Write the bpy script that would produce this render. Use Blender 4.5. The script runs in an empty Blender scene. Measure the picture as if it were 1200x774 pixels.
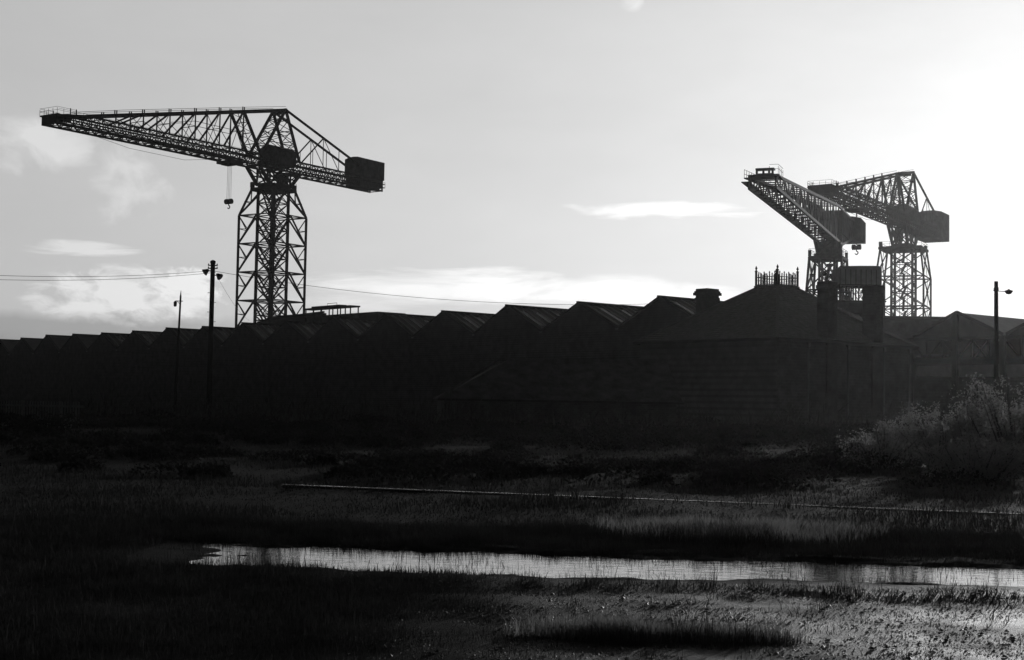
import bpy, math, random
import numpy as np
from mathutils import Vector, Matrix, noise
random.seed(7); rng = np.random.default_rng(7)
R = math.radians
sc = bpy.context.scene
col = sc.collection

# ------------------------------------------------------------------ camera
CAMH = 1.2
GK = 1.2/1.7      # foreground laid out in a 1.7-unit grid, built at this scale
DZ = -.5           # the big structures stand on ground half a metre lower
FPX = 1667.0
pitch, roll = math.atan(88/FPX), 0.017
M3 = Matrix.Rotation(math.pi/2+pitch, 3, 'X') @ Matrix.Rotation(roll, 3, 'Z')
cd = bpy.data.cameras.new('camera'); cam = bpy.data.objects.new('camera', cd); col.objects.link(cam)
cam.matrix_world = Matrix.Translation((0, 0, CAMH)) @ M3.to_4x4()
cd.sensor_width = 36; cd.lens = 50; cd.clip_start = .1; cd.clip_end = 20000
sc.camera = cam
def at(px, py, Y):
    """photograph pixel (1200x774) at depth Y -> world point"""
    d = M3 @ Vector((px-600, 387-py, -FPX)); d = d * (Y/d.y)
    return Vector((d.x, Y, CAMH+d.z))
def gp(px, py, z=0.0):
    d = M3 @ Vector((px-600, 387-py, -FPX)); d = d * ((z-CAMH)/d.z)
    return Vector((d.x, d.y, z))

# ------------------------------------------------------------------ helpers
def tag(o, label=None, cat=None, group=None, kind=None):
    if label: o['label'] = label
    if cat: o['category'] = cat
    if group: o['group'] = group
    if kind: o['kind'] = kind
    return o
def empty(name, loc=(0, 0, 0), rz=0.0, label=None, cat=None, group=None):
    o = bpy.data.objects.new(name, None); col.objects.link(o)
    o.location = loc; o.rotation_euler = (0, 0, rz); o.empty_display_size = .5
    return tag(o, label, cat, group)
class MB:
    def __init__(s): s.v = []; s.f = []
    def raw(s, vs, fs):
        n = len(s.v); s.v += [tuple(v) for v in vs]; s.f += [tuple(i+n for i in f) for f in fs]; return s
    def box(s, c, d, rz=0.0):
        x, y, z = [k/2 for k in d]; ca, sa = math.cos(rz), math.sin(rz)
        vs = []
        for dz in (-z, z):
            for dx, dy in ((-x, -y), (x, -y), (x, y), (-x, y)):
                vs.append((c[0]+dx*ca-dy*sa, c[1]+dx*sa+dy*ca, c[2]+dz))
        return s.raw(vs, [(3, 2, 1, 0), (4, 5, 6, 7), (0, 1, 5, 4), (1, 2, 6, 5), (2, 3, 7, 6), (3, 0, 4, 7)])
    def bar(s, p, q, t, u=None, n=4):
        """prism bar from p to q, t thick, u deep"""
        p, q = Vector(p), Vector(q); d = q-p
        if d.length < 1e-6: return s
        d.normalize(); up = Vector((0, 0, 1)) if abs(d.z) < .9 else Vector((1, 0, 0))
        a = d.cross(up).normalized(); b = d.cross(a).normalized()
        u = u or t; vs = []
        for c in (p, q):
            for k in range(n):
                w = 2*math.pi*(k+.5)/n; r = .7071 if n == 4 else .5
                vs.append(c + a*math.cos(w)*t*r + b*math.sin(w)*u*r)
        fs = [(k, (k+1) % n, n+(k+1) % n, n+k) for k in range(n)] + [tuple(range(n-1, -1, -1)), tuple(range(n, 2*n))]
        return s.raw(vs, fs)
    def tube(s, pts, r, n=6):
        rs = r if isinstance(r, (list, tuple)) else [r]*len(pts)
        pts = [Vector(p) for p in pts]; rings = []
        base = len(s.v)
        for i, p in enumerate(pts):
            d = (pts[min(i+1, len(pts)-1)]-pts[max(i-1, 0)]).normalized()
            up = Vector((0, 0, 1)) if abs(d.z) < .95 else Vector((1, 0, 0))
            a = d.cross(up).normalized(); b = d.cross(a)
            for k in range(n):
                w = 2*math.pi*k/n; s.v.append(tuple(p+(a*math.cos(w)+b*math.sin(w))*rs[i]))
        for i in range(len(pts)-1):
            for k in range(n):
                s.f.append((base+i*n+k, base+i*n+(k+1) % n, base+(i+1)*n+(k+1) % n, base+(i+1)*n+k))
        s.f.append(tuple(base+k for k in range(n-1, -1, -1))); e = base+(len(pts)-1)*n
        s.f.append(tuple(e+k for k in range(n)))
        return s
    def lathe(s, c, prof, n=14):
        base = len(s.v)
        for r, z in prof:
            for k in range(n):
                w = 2*math.pi*k/n; s.v.append((c[0]+r*math.cos(w), c[1]+r*math.sin(w), c[2]+z))
        for i in range(len(prof)-1):
            for k in range(n):
                s.f.append((base+i*n+k, base+i*n+(k+1) % n, base+(i+1)*n+(k+1) % n, base+(i+1)*n+k))
        s.f.append(tuple(base+k for k in range(n-1, -1, -1))); e = base+(len(prof)-1)*n
        s.f.append(tuple(e+k for k in range(n)))
        return s
    def prism(s, poly, a, b):
        """extrude polygon (list of 3-vectors) by vector b-a"""
        a, b = Vector(a), Vector(b); n = len(poly)
        vs = [Vector(p)+a for p in poly]+[Vector(p)+b for p in poly]
        fs = [tuple(range(n-1, -1, -1)), tuple(range(n, 2*n))]+[(k, (k+1) % n, n+(k+1) % n, n+k) for k in range(n)]
        return s.raw(vs, fs)
    def disc(s, c, axis, r, t, n=16):
        a = Vector(axis).normalized(); c = Vector(c)
        return s.bar(c-a*t/2, c+a*t/2, r*2, r*2, n)
    def build(s, name, mat, parent=None, smooth=False, loc=None):
        me = bpy.data.meshes.new(name); me.from_pydata(s.v, [], s.f); me.materials.append(mat); me.update()
        if smooth: me.polygons.foreach_set('use_smooth', [True]*len(me.polygons))
        o = bpy.data.objects.new(name, me); col.objects.link(o)
        if parent: o.parent = parent
        if loc is not None: o.location = loc
        return o

# ------------------------------------------------------------------ materials (black-and-white film: neutral tones)
def mat(name, base=.05, var=.4, rough=.8, scale=6.0, bump=.0, bscale=30.0, spec=.3, metal=0.0, detail=6, trans=0.0):
    m = bpy.data.materials.new(name); m.use_nodes = True; nt = m.node_tree; b = nt.nodes['Principled BSDF']
    tc = nt.nodes.new('ShaderNodeNewGeometry')
    n = nt.nodes.new('ShaderNodeTexNoise'); n.inputs['Scale'].default_value = scale; n.inputs['Detail'].default_value = detail; n.inputs['Roughness'].default_value = .65
    nt.links.new(tc.outputs['Position'], n.inputs['Vector'])
    r = nt.nodes.new('ShaderNodeValToRGB'); r.color_ramp.elements[0].position = .3; r.color_ramp.elements[1].position = .7
    lo, hi = base*(1-var), base*(1+var)
    r.color_ramp.elements[0].color = (lo, lo, lo, 1); r.color_ramp.elements[1].color = (hi, hi, hi, 1)
    nt.links.new(n.outputs['Fac'], r.inputs['Fac']); nt.links.new(r.outputs['Color'], b.inputs['Base Color'])
    b.inputs['Roughness'].default_value = rough; b.inputs['Specular IOR Level'].default_value = spec; b.inputs['Metallic'].default_value = metal
    if bump:
        n2 = nt.nodes.new('ShaderNodeTexNoise'); n2.inputs['Scale'].default_value = bscale; n2.inputs['Detail'].default_value = 5
        nt.links.new(tc.outputs['Position'], n2.inputs['Vector'])
        bp = nt.nodes.new('ShaderNodeBump'); bp.inputs['Strength'].default_value = bump; bp.inputs['Distance'].default_value = .05
        nt.links.new(n2.outputs['Fac'], bp.inputs['Height']); nt.links.new(bp.outputs['Normal'], b.inputs['Normal'])
    return m
def brick_mat(name, base, var=.5, s=1.0):
    m = mat(name, base, var, .9, 1.2, spec=.1); nt = m.node_tree; b = nt.nodes['Principled BSDF']
    tc = nt.nodes.new('ShaderNodeTexCoord'); bk = nt.nodes.new('ShaderNodeTexBrick')
    mp = nt.nodes.new('ShaderNodeMapping'); mp.inputs['Rotation'].default_value = (math.pi/2, 0, 0)
    nt.links.new(tc.outputs['Object'], mp.inputs['Vector']); nt.links.new(mp.outputs['Vector'], bk.inputs['Vector'])
    bk.inputs['Scale'].default_value = 2.2*s
    bk.inputs['Color1'].default_value = (1, 1, 1, 1); bk.inputs['Color2'].default_value = (.6, .6, .6, 1); bk.inputs['Mortar'].default_value = (1.3, 1.3, 1.3, 1)
    mx = nt.nodes.new('ShaderNodeMix'); mx.data_type = 'RGBA'; mx.blend_type = 'MULTIPLY'; mx.inputs['Factor'].default_value = .8
    src = b.inputs['Base Color'].links[0].from_socket
    nt.links.new(src, mx.inputs['A']); nt.links.new(bk.outputs['Color'], mx.inputs['B']); nt.links.new(mx.outputs['Result'], b.inputs['Base Color'])
    return m
def corrugated(name, base, pitch=.3, rough=.5):
    m = mat(name, base, .5, rough, .8, spec=.4); return m
STEEL = mat('steel_paint', .03, .5, .9, 1.5, spec=.06)
STEEL2 = mat('sheet_steel', .06, .45, 1.0, .9, spec=.0)
BRICK = brick_mat('dark_brick', .05)
STONE = brick_mat('soot_stone', .07, .5, .5)
CHIM = brick_mat('chimney_brick', .06, .5)
SLATE = mat('slate', .13, .5, .45, 2.5, bump=.5, bscale=6, spec=.4)
ROOFING = mat('asbestos_roofing', .055, .5, .55, .9, bump=.3, bscale=5, spec=.3)
GLASSR = mat('wired_roof_glass', .06, .6, .22, 3, spec=.6)
OSLATE = mat('mossy_slate', .075, .5, .95, 1.5, spec=.03)
LEAD = mat('lead_flashing', .10, .3, .35, 4, spec=.6)
WOOD = mat('creosoted_wood', .02, .5, 1.0, 8, spec=.0)
GAB = mat('grey_sheeting', .3, .25, .9, 1.2, spec=.05)
PALE = mat('pale_sheeting', .65, .2, .7, 1.5)
RAILM = mat('worn_steel', .6, .5, .2, 1.2, metal=1.0)
CONC = mat('kerb_concrete', .3, .4, .6, 5, bump=.4)
PAL = mat('fence_paint', .12, .4, .7, 4)
ROPE = mat('wire_rope', .03, .2, .6)
GLASS = mat('lamp_glass', .25, .2, .2, spec=.6)
def leaf_mat(name, base, var, tr):
    m = mat(name, base, var, 1.0, 1.6, spec=.0); nt = m.node_tree; b = nt.nodes['Principled BSDF']; out = nt.nodes['Material Output']
    t = nt.nodes.new('ShaderNodeBsdfTranslucent'); t.inputs['Color'].default_value = (base*1.5, base*1.5, base*1.5, 1)
    mx = nt.nodes.new('ShaderNodeMixShader'); mx.inputs[0].default_value = tr
    nt.links.new(b.outputs[0], mx.inputs[1]); nt.links.new(t.outputs[0], mx.inputs[2]); nt.links.new(mx.outputs[0], out.inputs[0])
    return m
GRASS = leaf_mat('grass_blades', .05, .8, .05)
LEAF = leaf_mat('bush_leaves', .12, .5, .5)
STEM = mat('stems', .05, .4, .8)

# ------------------------------------------------------------------ site axes
U = Vector((-.648, .7615, 0)).normalized()      # along the gables, away to the left
V = Vector((.7615, .648, 0)).normalized()       # along the ridges, away to the right
def ang(v): return math.atan2(v.y, v.x)

# ------------------------------------------------------------------ workshops: one long building of gabled bays
BAY, RID, VAL, DEP = 10.8, 11.76, 9.05, 30.0
P0 = Vector((13.4, 130, 0))
shop = empty('workshop', P0+Vector((0, 0, DZ)), ang(V), 'long dark brick workshop with a saw-tooth row of gables receding to the left', 'workshop')
# local frame: x = V (back), y = U (left along the row)
NB = 21
for k in range(NB):
    yc = k*BAY; hw = BAY/2
    jz = random.uniform(-.16, .16); rz_ = RID+jz
    w = MB(); w.prism([(0, yc-hw, 0), (0, yc+hw, 0), (0, yc+hw, VAL), (0, yc, rz_), (0, yc-hw, VAL)], (0, 0, 0), (.45, 0, 0))
    w.build('gable_wall', BRICK, shop)
    r = MB()
    for sgn in (-1, 1):
        a = Vector((.45, yc+sgn*hw, VAL+.05)); b = Vector((.45, yc, rz_+.05))
        r.prism([a, b, b-Vector((0, 0, .18)), a-Vector((0, 0, .18))] if sgn > 0 else [b, a, a-Vector((0, 0, .18)), b-Vector((0, 0, .18))], (0, 0, 0), (DEP, 0, 0))
        nrm = Vector((0, sgn*(rz_-VAL), hw)).normalized()
    ro = r.build('roof', ROOFING, shop)
    if k < 12:
        rb = MB(); gl = MB()
        for sgn in (-1, 1):
            a = Vector((0, yc+sgn*hw, VAL+.05)); b = Vector((0, yc, rz_+.05)); nrm = Vector((0, sgn*(rz_-VAL), hw)).normalized()
            n = 30
            for i in range(n):
                x = .9+i*(DEP-1.2)/n
                p = a.lerp(b, .12)+nrm*.05; q = a.lerp(b, .97)+nrm*.05
                rb.bar(p+Vector((x, 0, 0)), q+Vector((x, 0, 0)), .13, .1)
            for i in range(0, n-1, 1):
                if (i*7+k*3+(sgn > 0)*2) % 5 in (0, 1):
                    x0 = .9+i*(DEP-1.2)/n+.12; x1 = x0+(DEP-1.2)/n-.22
                    p = a.lerp(b, .25)+nrm*.03; q = a.lerp(b, .85)+nrm*.03
                    gl.raw([p+Vector((x0, 0, 0)), p+Vector((x1, 0, 0)), q+Vector((x1, 0, 0)), q+Vector((x0, 0, 0))], [(0, 1, 2, 3)])
        rb.build('glazing_bars', LEAD, ro); gl.build('roof_glass', GLASSR, ro)
    rc = MB(); rc.bar((-.12, yc, rz_+.14), (DEP+.2, yc, rz_+.14), .3, .26); rc.build('ridge_cap', STEEL, shop)
    cp = MB()
    for sgn in (-1, 1):
        a = Vector((.15, yc+sgn*hw, VAL+.12)); b = Vector((.15, yc, rz_+.12))
        cp.bar(a, b, .42, .16)
    cp.build('verge_board', STEEL, shop)
    gt = MB(); gt.bar((-.05, yc+hw, VAL+.02), (DEP, yc+hw, VAL+.02), .35, .2); gt.build('valley_gutter', LEAD, shop)
# right-hand return wall and back wall
w = MB(); w.box((DEP/2+.23, -BAY/2+.2, VAL/2-.1), (DEP, .4, VAL-.3)); w.build('side_wall', BRICK, shop)
w = MB(); w.box((DEP+.7, (NB-1)*BAY/2, VAL/2-.1), (.4, NB*BAY, VAL-.3)); w.build('back_wall', BRICK, shop)

# flat-topped lantern and gantry on the workshop roof
def row_pt(px, py, back):            # point over the row, 'back' metres behind the gable line, at pixel column px
    d = at(px, py, 100.0); dx = d.x/100
    o = P0+V*back
    s = (o.x-dx*o.y)/(dx*U.y-U.x); p = o+U*s
    return at(px, py, p.y)
a, b = row_pt(301, 375.3, 13), row_pt(443, 373.6, 13)
lan = empty('roof_lantern', (a.x, a.y, RID+DZ-2.4), ang(b-a), 'flat-topped dark roof lantern on the workshop roof at the foot of the lone crane', 'roof lantern')
L = (b-a).length; hz = a.z-(RID+DZ-2.4)
m = MB(); m.box((L/2, 2, hz/2-.1), (L, 4, hz-.2)); m.build('wall', STEEL2, lan)
m = MB(); m.box((L/2, 2, hz-.05), (L+.5, 4.5, .14)); m.build('roof', STEEL, lan)
a, b = row_pt(361, 363.2, 9), row_pt(416, 364.0, 9)
gan = empty('roof_gantry', (a.x, a.y, RID+DZ-1.6), ang(b-a), 'thin flat steel gantry deck standing on posts above the workshop roof', 'gantry')
L = (b-a).length; hz = a.z-(RID+DZ-1.6)
m = MB(); m.box((L*.5, 0, hz), (L, 1.6, .2)); m.box((L*.45, 0, hz+.22), (L*.6, 1.1, .18)); m.build('deck', STEEL, gan)
m = MB(); m.box((-L*.02-1.5, 0, hz-.75), (L*.95, 1.2, .35)); m.bar((-L*.9, 0, hz-.85), (L*.35, 0, hz-.45), .22); m.build('pipe_run', STEEL, gan)
for x in (.04, .2, .38, .62, .72, .985):
    m = MB()
    for y in (-.6, .6): m.bar((L*x, y, -.6), (L*x, y, hz), .12)
    m.build('post', STEEL, gan)
m = MB(); m.tube([(L*.42, 0, hz+.3), (L*.42, 0, hz+.62), (L*.62, 0, hz+.62), (L*.62, 0, hz+.3)], .035); m.tube([(L*.985, .6, hz), (L*.985, .6, hz+.1)], .04); m.build('hand_rail', STEEL, gan)

# ------------------------------------------------------------------ hip-roofed house with iron cresting
HC = Vector((18.66, 100, 0)); HU, HV = 13.4, 16.4; EZ, TZ = 6.75, 11.15
hs = empty('stone_house', HC+Vector((0, 0, DZ)), ang(V), 'stone house with a steep hipped roof whose flat top carries iron cresting', 'house')
m = MB(); m.box((HV/2, HU/2, EZ/2), (HV, HU, EZ)); m.build('wall', STONE, hs)
cx, cy = HV/2, HU/2; fx, fy = 1.22, 1.05
ov = .35
eave = [(-ov, -ov, EZ+.02), (HV+ov, -ov, EZ+.02), (HV+ov, HU+ov, EZ+.02), (-ov, HU+ov, EZ+.02)]
topq = [(cx-fx, cy-fy, TZ), (cx+fx, cy-fy, TZ), (cx+fx, cy+fy, TZ), (cx-fx, cy+fy, TZ)]
m = MB(); m.raw(eave+topq, [(3, 2, 1, 0), (4, 5, 6, 7), (0, 1, 5, 4), (1, 2, 6, 5), (2, 3, 7, 6), (3, 0, 4, 7)]); rf = m.build('roof', SLATE, hs)
m = MB()
for i in range(4): m.bar(eave[i], topq[i], .2, .12)
m.build('hip_lead', LEAD, rf)
# slate courses: thin laps across the slopes
m = MB()
for t in np.linspace(.03, .97, 26):
    q = [Vector(eave[i]).lerp(Vector(topq[i]), t)+Vector((0, 0, .012)) for i in range(4)]
    for i in range(4): m.bar(q[i], q[(i+1) % 4], .05, .045)
m.build('slate_courses', SLATE, rf)
m = MB()
for i in range(4): m.bar(Vector(eave[i])+Vector((0, 0, -.1)), Vector(eave[(i+1) % 4])+Vector((0, 0, -.1)), .22, .2)
m.build('gutter', STEEL, hs)
# skylight bars on the right-hand part of the slope (light lines between the stacks)
m = MB()
def slope_pt(x, t, off=.06):
    a = Vector((x, -ov, EZ)); b = Vector((x, cy-fy, TZ)); return a.lerp(b, t)+Vector((0, -off*.5, off))
for i in range(3):
    e0 = Vector(eave[1]); e1 = Vector(topq[1])
    m.bar(e0.lerp(e1, .02)+Vector((-.35*i-.3, -.05, .12)), e0.lerp(e1, .62)+Vector((-.35*i-.3, -.05, .12)), .09, .08)
m.build('roof_bars', RAILM, rf)
for x in (3.4, 8.1, 12.6, 15.9):
    m = MB(); m.tube([(x, -.12, .1), (x, -.12, EZ-.2)], .06, 8); m.box((x, -.12, EZ-.35), (.25, .2, .3)); m.build('downpipe', LEAD, hs)
m = MB(); m.box((HV/2, -.06, EZ-.45), (HV+.1, .12, .3)); m.box((-.06, HU/2, EZ-.45), (.12, HU, .3)); m.build('cornice', STONE, hs)
# cresting
def cresting_side(a, b, n):
    m = MB(); a, b = Vector(a), Vector(b); L = (b-a).length
    m.bar(a+Vector((0, 0, .18)), b+Vector((0, 0, .18)), .06); m.bar(a+Vector((0, 0, .80)), b+Vector((0, 0, .80)), .05)
    for i in range(1, n):
        p = a.lerp(b, i/n); h = 1.12 if i % 2 else .98
        m.bar(p, p+Vector((0, 0, h)), .06)
        m.lathe(p+Vector((0, 0, h-.04)), [(.02, 0), (.06, .05), (.012, .16)], 6)
        m.lathe(p+Vector((0, 0, .42)), [(.02, 0), (.07, .05), (.02, .1)], 6)
        if i < n:
            q = a.lerp(b, (i+.5)/n); d = (b-a).normalized()
            m.tube([q+d*(.16*math.cos(w))+Vector((0, 0, .42+.16*math.sin(w))) for w in np.linspace(0, 2*math.pi, 9)], .018, 4)
    return m
for i in range(4):
    a, b = topq[i], topq[(i+1) % 4]
    cresting_side(a, b, 9 if i % 2 == 0 else 8).build('roof_cresting', STEEL, hs)
m = MB(); m.box((cx, cy, TZ+.07), (fx*2+.25, fy*2+.25, .12)); m.build('flat_top', LEAD, hs)
for p in topq:
    m = MB(); m.bar(Vector(p), Vector(p)+Vector((0, 0, 1.25)), .13)
    m.lathe(Vector(p)+Vector((0, 0, 1.2)), [(.05, 0), (.13, .08), (.05, .16), (.04, .2), (.1, .28), (.015, .5)], 8)
    m.build('finial', STEEL, hs)
# wall chimneys
def chimney(p, wx, wy, z0, z1, cap, name='chimney', lab=None):
    m = MB(); m.box((p[0], p[1], (z0+z1-cap)/2), (wx, wy, z1-cap-z0)); c = m.build('chimney', CHIM, hs)
    m = MB(); m.box((p[0], p[1], z1-cap+.12), (wx+.16, wy+.16, .24)); m.box((p[0], p[1], z1-cap+.24+(cap-.24)/2), (wx+.04, wy+.04, cap-.24)); m.box((p[0], p[1], z1-.42), (wx+.34, wy+.34, .22)) if cap > .6 else None; m.box((p[0], p[1], z1-.3), (wx+.2, wy+.2, .25)) if cap > .6 else None
    m.build('cap', CHIM, c)
    if lab: c['label'] = lab
    return c
def house_local(w): 
    d = Vector(w)-HC; return Vector((d.dot(V), d.dot(U), 0))
# stack left of the roof
pl = at(829, 339, 113.5); l = house_local(pl); c = chimney((l.x, l.y), 1.35, 1.2, 4, pl.z-DZ, .95, lab='short wide-capped chimney on the left slope')
pl = at(969.5, 330.5, 104.2); l = house_local(pl); c = chimney((l.x, .3), 1.15, .95, 1, pl.z-DZ, .5, lab='tall dark chimney on the front slope')
pl = at(1020, 336.5, 108); l = house_local(pl); c = chimney((l.x, .3), 1.2, 1.0, 1, pl.z-DZ, .5, lab='tall chimney near the right end, under the tank')
m = MB()
for i in range(7): m.lathe((l.x-.5+.17*i, .3, at(1020, 336.5, 108).z-DZ), [(.05, 0), (.06, .12), (.03, .16)], 6)
m.build('chimney_pots', CHIM, c)

# ------------------------------------------------------------------ low outbuilding with hipped roof
a = at(515, 467, 82); b = at(800, 471.5, 83.5)
d = (b-a).normalized(); d.z = 0; d.normalize(); L = (b-a).length
low = empty('outbuilding', (a.x, a.y, 0), ang(d), 'low outbuilding with a plain hipped slate roof in front of the workshop gables', 'outbuilding')
e = a.z; rz_ = at(606, 421.5, 86.5).z
W = 8.5
m = MB(); m.raw([(0, 0, e), (L, 0, e), (L, W, e), (0, W, e), (4.4, W/2, rz_), (L, W/2, rz_)], [(3, 2, 1, 0), (0, 1, 5, 4), (1, 2, 5), (2, 3, 4, 5), (3, 0, 4)]); rf = m.build('roof', OSLATE, low)
m = MB(); m.bar((3.9, W/2, rz_+.04), (L-.4, W/2, rz_+.04), .18, .12); m.bar((0, 0, e+.04), (3.9, W/2, rz_+.04), .14, .1); m.build('ridge_tiles', OSLATE, rf)
m = MB()
for i in range(50):
    x = .4+i*(L-.6)/50; t = min(1, x/4.4)*.97
    m.bar((x, .02, e+.02), (x, W/2*t, e+(rz_-e)*t+.02), .035, .03)
m.build('slate_joints', OSLATE, rf)
m = MB(); m.box((L/2, W/2, e/2-.05), (L-.6, W-.6, e-.1)); m.build('wall', BRICK, low)
m = MB(); m.bar((-.1, -.05, e-.06), (L+.1, -.05, e-.06), .14, .12); m.build('gutter', STEEL, low)

# ------------------------------------------------------------------ open steel shed on the right
sp = at(1122, 367, 147); RZ2 = sp.z; VZ2 = RZ2-2.5
sh = empty('steel_shed', (sp.x, sp.y, 0), ang(V), 'pale-gabled steel shed with open lattice framing beside the lamp pole', 'shed')
for k in (-2, -1, 0):
    yc = k*BAY; hw = BAY/2; lo = .1
    m = MB(); m.prism([(0, yc-hw, VZ2), (0, yc-hw, VZ2-.1), (0, yc+hw, VZ2-.1), (0, yc+hw, VZ2), (0, yc, RZ2)][::-1], (0, 0, 0), (.15, 0, 0)); m.build('gable_sheeting', GAB, sh)
    m = MB()
    for sgn in (-1, 1):
        m.prism([(0, yc, RZ2+.05), (0, yc+sgn*hw, VZ2+.05), (0, yc+sgn*hw, VZ2-.05), (0, yc, RZ2-.05)], (.16, 0, 0), (34, 0, 0))
    m.build('roof', ROOFING, sh)
    m = MB()
    for sgn in (-1, 1): m.bar((-.1, yc, RZ2+.1), (-.1, yc+sgn*(hw-.15), VZ2+.15), .12, .3)
    m.build('verge_board', STEEL, sh)
    tz, bz = VZ2-.35, VZ2-2.35
    m = MB(); m.bar((-.1, yc-hw, tz+.2), (-.1, yc+hw, tz+.2), .3, .3); m.bar((-.1, yc-hw, bz), (-.1, yc+hw, bz), .35, .45)
    n = 6
    for i in range(n):
        y0 = yc-hw+i*BAY/n; y1 = y0+BAY/n
        m.bar((-.1, y0, bz), (-.1, y0, tz), .12)
        if i % 2: m.bar((-.1, y0, bz), (-.1, y1, tz), .14)
        else: m.bar((-.1, y0, tz), (-.1, y1, bz), .14)
        if i in (1, 3): m.bar((-.1, y0, tz), (-.1, y1, bz), .14)
    for y in (yc-hw+1.1, yc+1.3): m.box((.3, y, bz+.9), (.5, 1.2, 1.8))
    m.build('lattice_girder', STEEL, sh)
    for y in (yc, yc+hw):
        m = MB(); m.box((-.4, y, (VZ2+ (RZ2-VZ2)*(y == yc))/2), (.45, .55, VZ2+(RZ2-VZ2-.3)*(y == yc))); m.build('column', STEEL, sh)
m = MB(); m.box((.1, -BAY, 3.3), (.25, BAY*3-.1, 6.6)); m.build('lower_wall', BRICK, sh)
m = MB(); m.box((-.12, -BAY+2.6, 5.5), (.08, BAY*2.4, 1.25)); m.build('pale_panel', PALE, sh)
m = MB(); m.box((-.12, 2.9, 7.1), (.08, 3.9, .26)); m.build('pale_strip', PALE, sh)
m = MB(); m.box((9, -BAY, 4.8), (.2, BAY*3-.1, 9.5)); m.build('inner_wall', PALE, sh)

# low flat roof behind house up to the steel shed, and the tank
a = at(1030, 370, 172); b = at(1112, 376, 166)
fl = empty('flat_roofed_shed', (a.x-10, a.y, 0), 0, 'low flat-roofed dark shed stretching behind the house at the feet of the paired cranes', 'shed')
m = MB(); m.box((12.5, 4, a.z/2-.25), (25, 8, a.z-.5)); m.build('wall', STEEL2, fl)
m = MB(); m.box((12.5, 4, a.z-.2), (25.5, 8.5, .35)); m.build('roof', STEEL, fl)
a = at(974, 353.5, 150); b = at(1036, 354.5, 150)
tk = empty('tank_house', (a.x, 150, 0), 0, 'narrow dark block below the raised water tank, behind the chimneys', 'building')
m = MB(); m.box(((b.x-a.x)/2, 2.5, a.z/2), (b.x-a.x, 5, a.z)); m.build('wall', STEEL2, tk)
m = MB(); m.box(((b.x-a.x)/2, 2.5, a.z+.08), (b.x-a.x+.4, 5.4, .15)); m.build('roof', STEEL, tk)
zt = a.z+.16
ta, tb = at(984.5, 333, 151.5), at(1034.5, 311.5, 151.5)
tank = empty('water_tank', (ta.x, 151.5, zt), R(4), 'riveted rectangular water tank with rounded top raised on thin posts', 'water tank')
tw = tb.x-ta.x; z0 = ta.z-zt; z1 = tb.z-zt
m = MB(); prof = [(0, z0), (tw, z0), (tw, z1-.25), (tw-.12, z1-.08), (tw-.35, z1), (tw*.5, z1-.04), (.35, z1-.12), (.08, z1-.22), (0, z1-.4)]
m.prism([(x, 0, z) for x, z in prof], (0, 0, 0), (0, 3, 0)); tko = m.build('tank_body', GAB, tank)
m = MB()
for i in range(9): m.bar((.05+i*(tw-.1)/8, -.03, z0), (.05+i*(tw-.1)/8, -.03, z1-.45), .05, .06)
m.build('seams', STEEL2, tko)
m = MB(); m.box((tw/2, 1.5, z0-.1), (tw, 3, .2)); m.build('bearers', STEEL, tank)
for x in (.15, .8, 1.5, 2.1, 2.6, 3.6, 4.35):
    if x > tw-.05: x = tw-.1
    m = MB()
    for y in (.2, 2.8): m.bar((x, y, -.1), (x, y, z0-.15), .13)
    m.bar((x, .2, .1), (x, 2.8, z0-.3), .06); m.build('post', STEEL, tank)
m = MB()
for xa, xb in ((.15, .8), (2.1, 2.6), (.8, 1.5)):
    m.bar((xa, .2, .1), (xb, .2, z0-.2), .06); m.bar((xb, .2, .1), (xa, .2, z0-.2), .06)
m.bar((.1, .2, (z0)*.5), (tw-.1, .2, z0*.5), .08); m.build('bracing', STEEL, tank)
tp = at(1035.5, 372, 151).z-zt
m = MB(); m.bar((tw+.2, .4, tp), (tw+.2, .4, z0), .22); m.bar((tw+.45, .4, tp), (tw+.45, .4, z0-.2), .07)
for i in range(7): m.bar((tw+.2, .4, tp+.2+i*.5), (tw+.45, .4, tp+.2+i*.5), .05)
m.build('ladder', STEEL, tank)

# ------------------------------------------------------------------ cranes
def railing(m, pts, h=1.05, step=1.6, t=.05, rails=(.55, 1.05)):
    pts = [Vector(p) for p in pts]
    for a, b in zip(pts, pts[1:]):
        n = max(1, int((b-a).length/step))
        for i in range(n+1):
            p = a.lerp(b, i/n); m.bar(p, p+Vector((0, 0, h)), t)
        for r in rails: m.bar(a+Vector((0, 0, r)), b+Vector((0, 0, r)), t*.9)
def lattice(m, a0, a1, b0, b1, n, t, mode='warren', posts=True):
    """bracing between chord a (a0->a1) and chord b (b0->b1)"""
    a0, a1, b0, b1 = map(Vector, (a0, a1, b0, b1))
    for i in range(n):
        A, A2 = a0.lerp(a1, i/n), a0.lerp(a1, (i+1)/n); B, B2 = b0.lerp(b1, i/n), b0.lerp(b1, (i+1)/n)
        if posts: m.bar(A, B, t)
        if mode == 'x': m.bar(A, B2, t*.8); m.bar(B, A2, t*.8)
        elif mode == 'v': m.bar(A, B.lerp(B2, .5), t); m.bar(B.lerp(B2, .5), A2, t)
        elif mode == 'd': m.bar(A, B2, t)
        elif mode == 'u': m.bar(B, A2, t)
    if posts: m.bar(a1, b1, t)
def rot(x, y, a): return (x*math.cos(a)-y*math.sin(a), x*math.sin(a)+y*math.cos(a))
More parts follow.
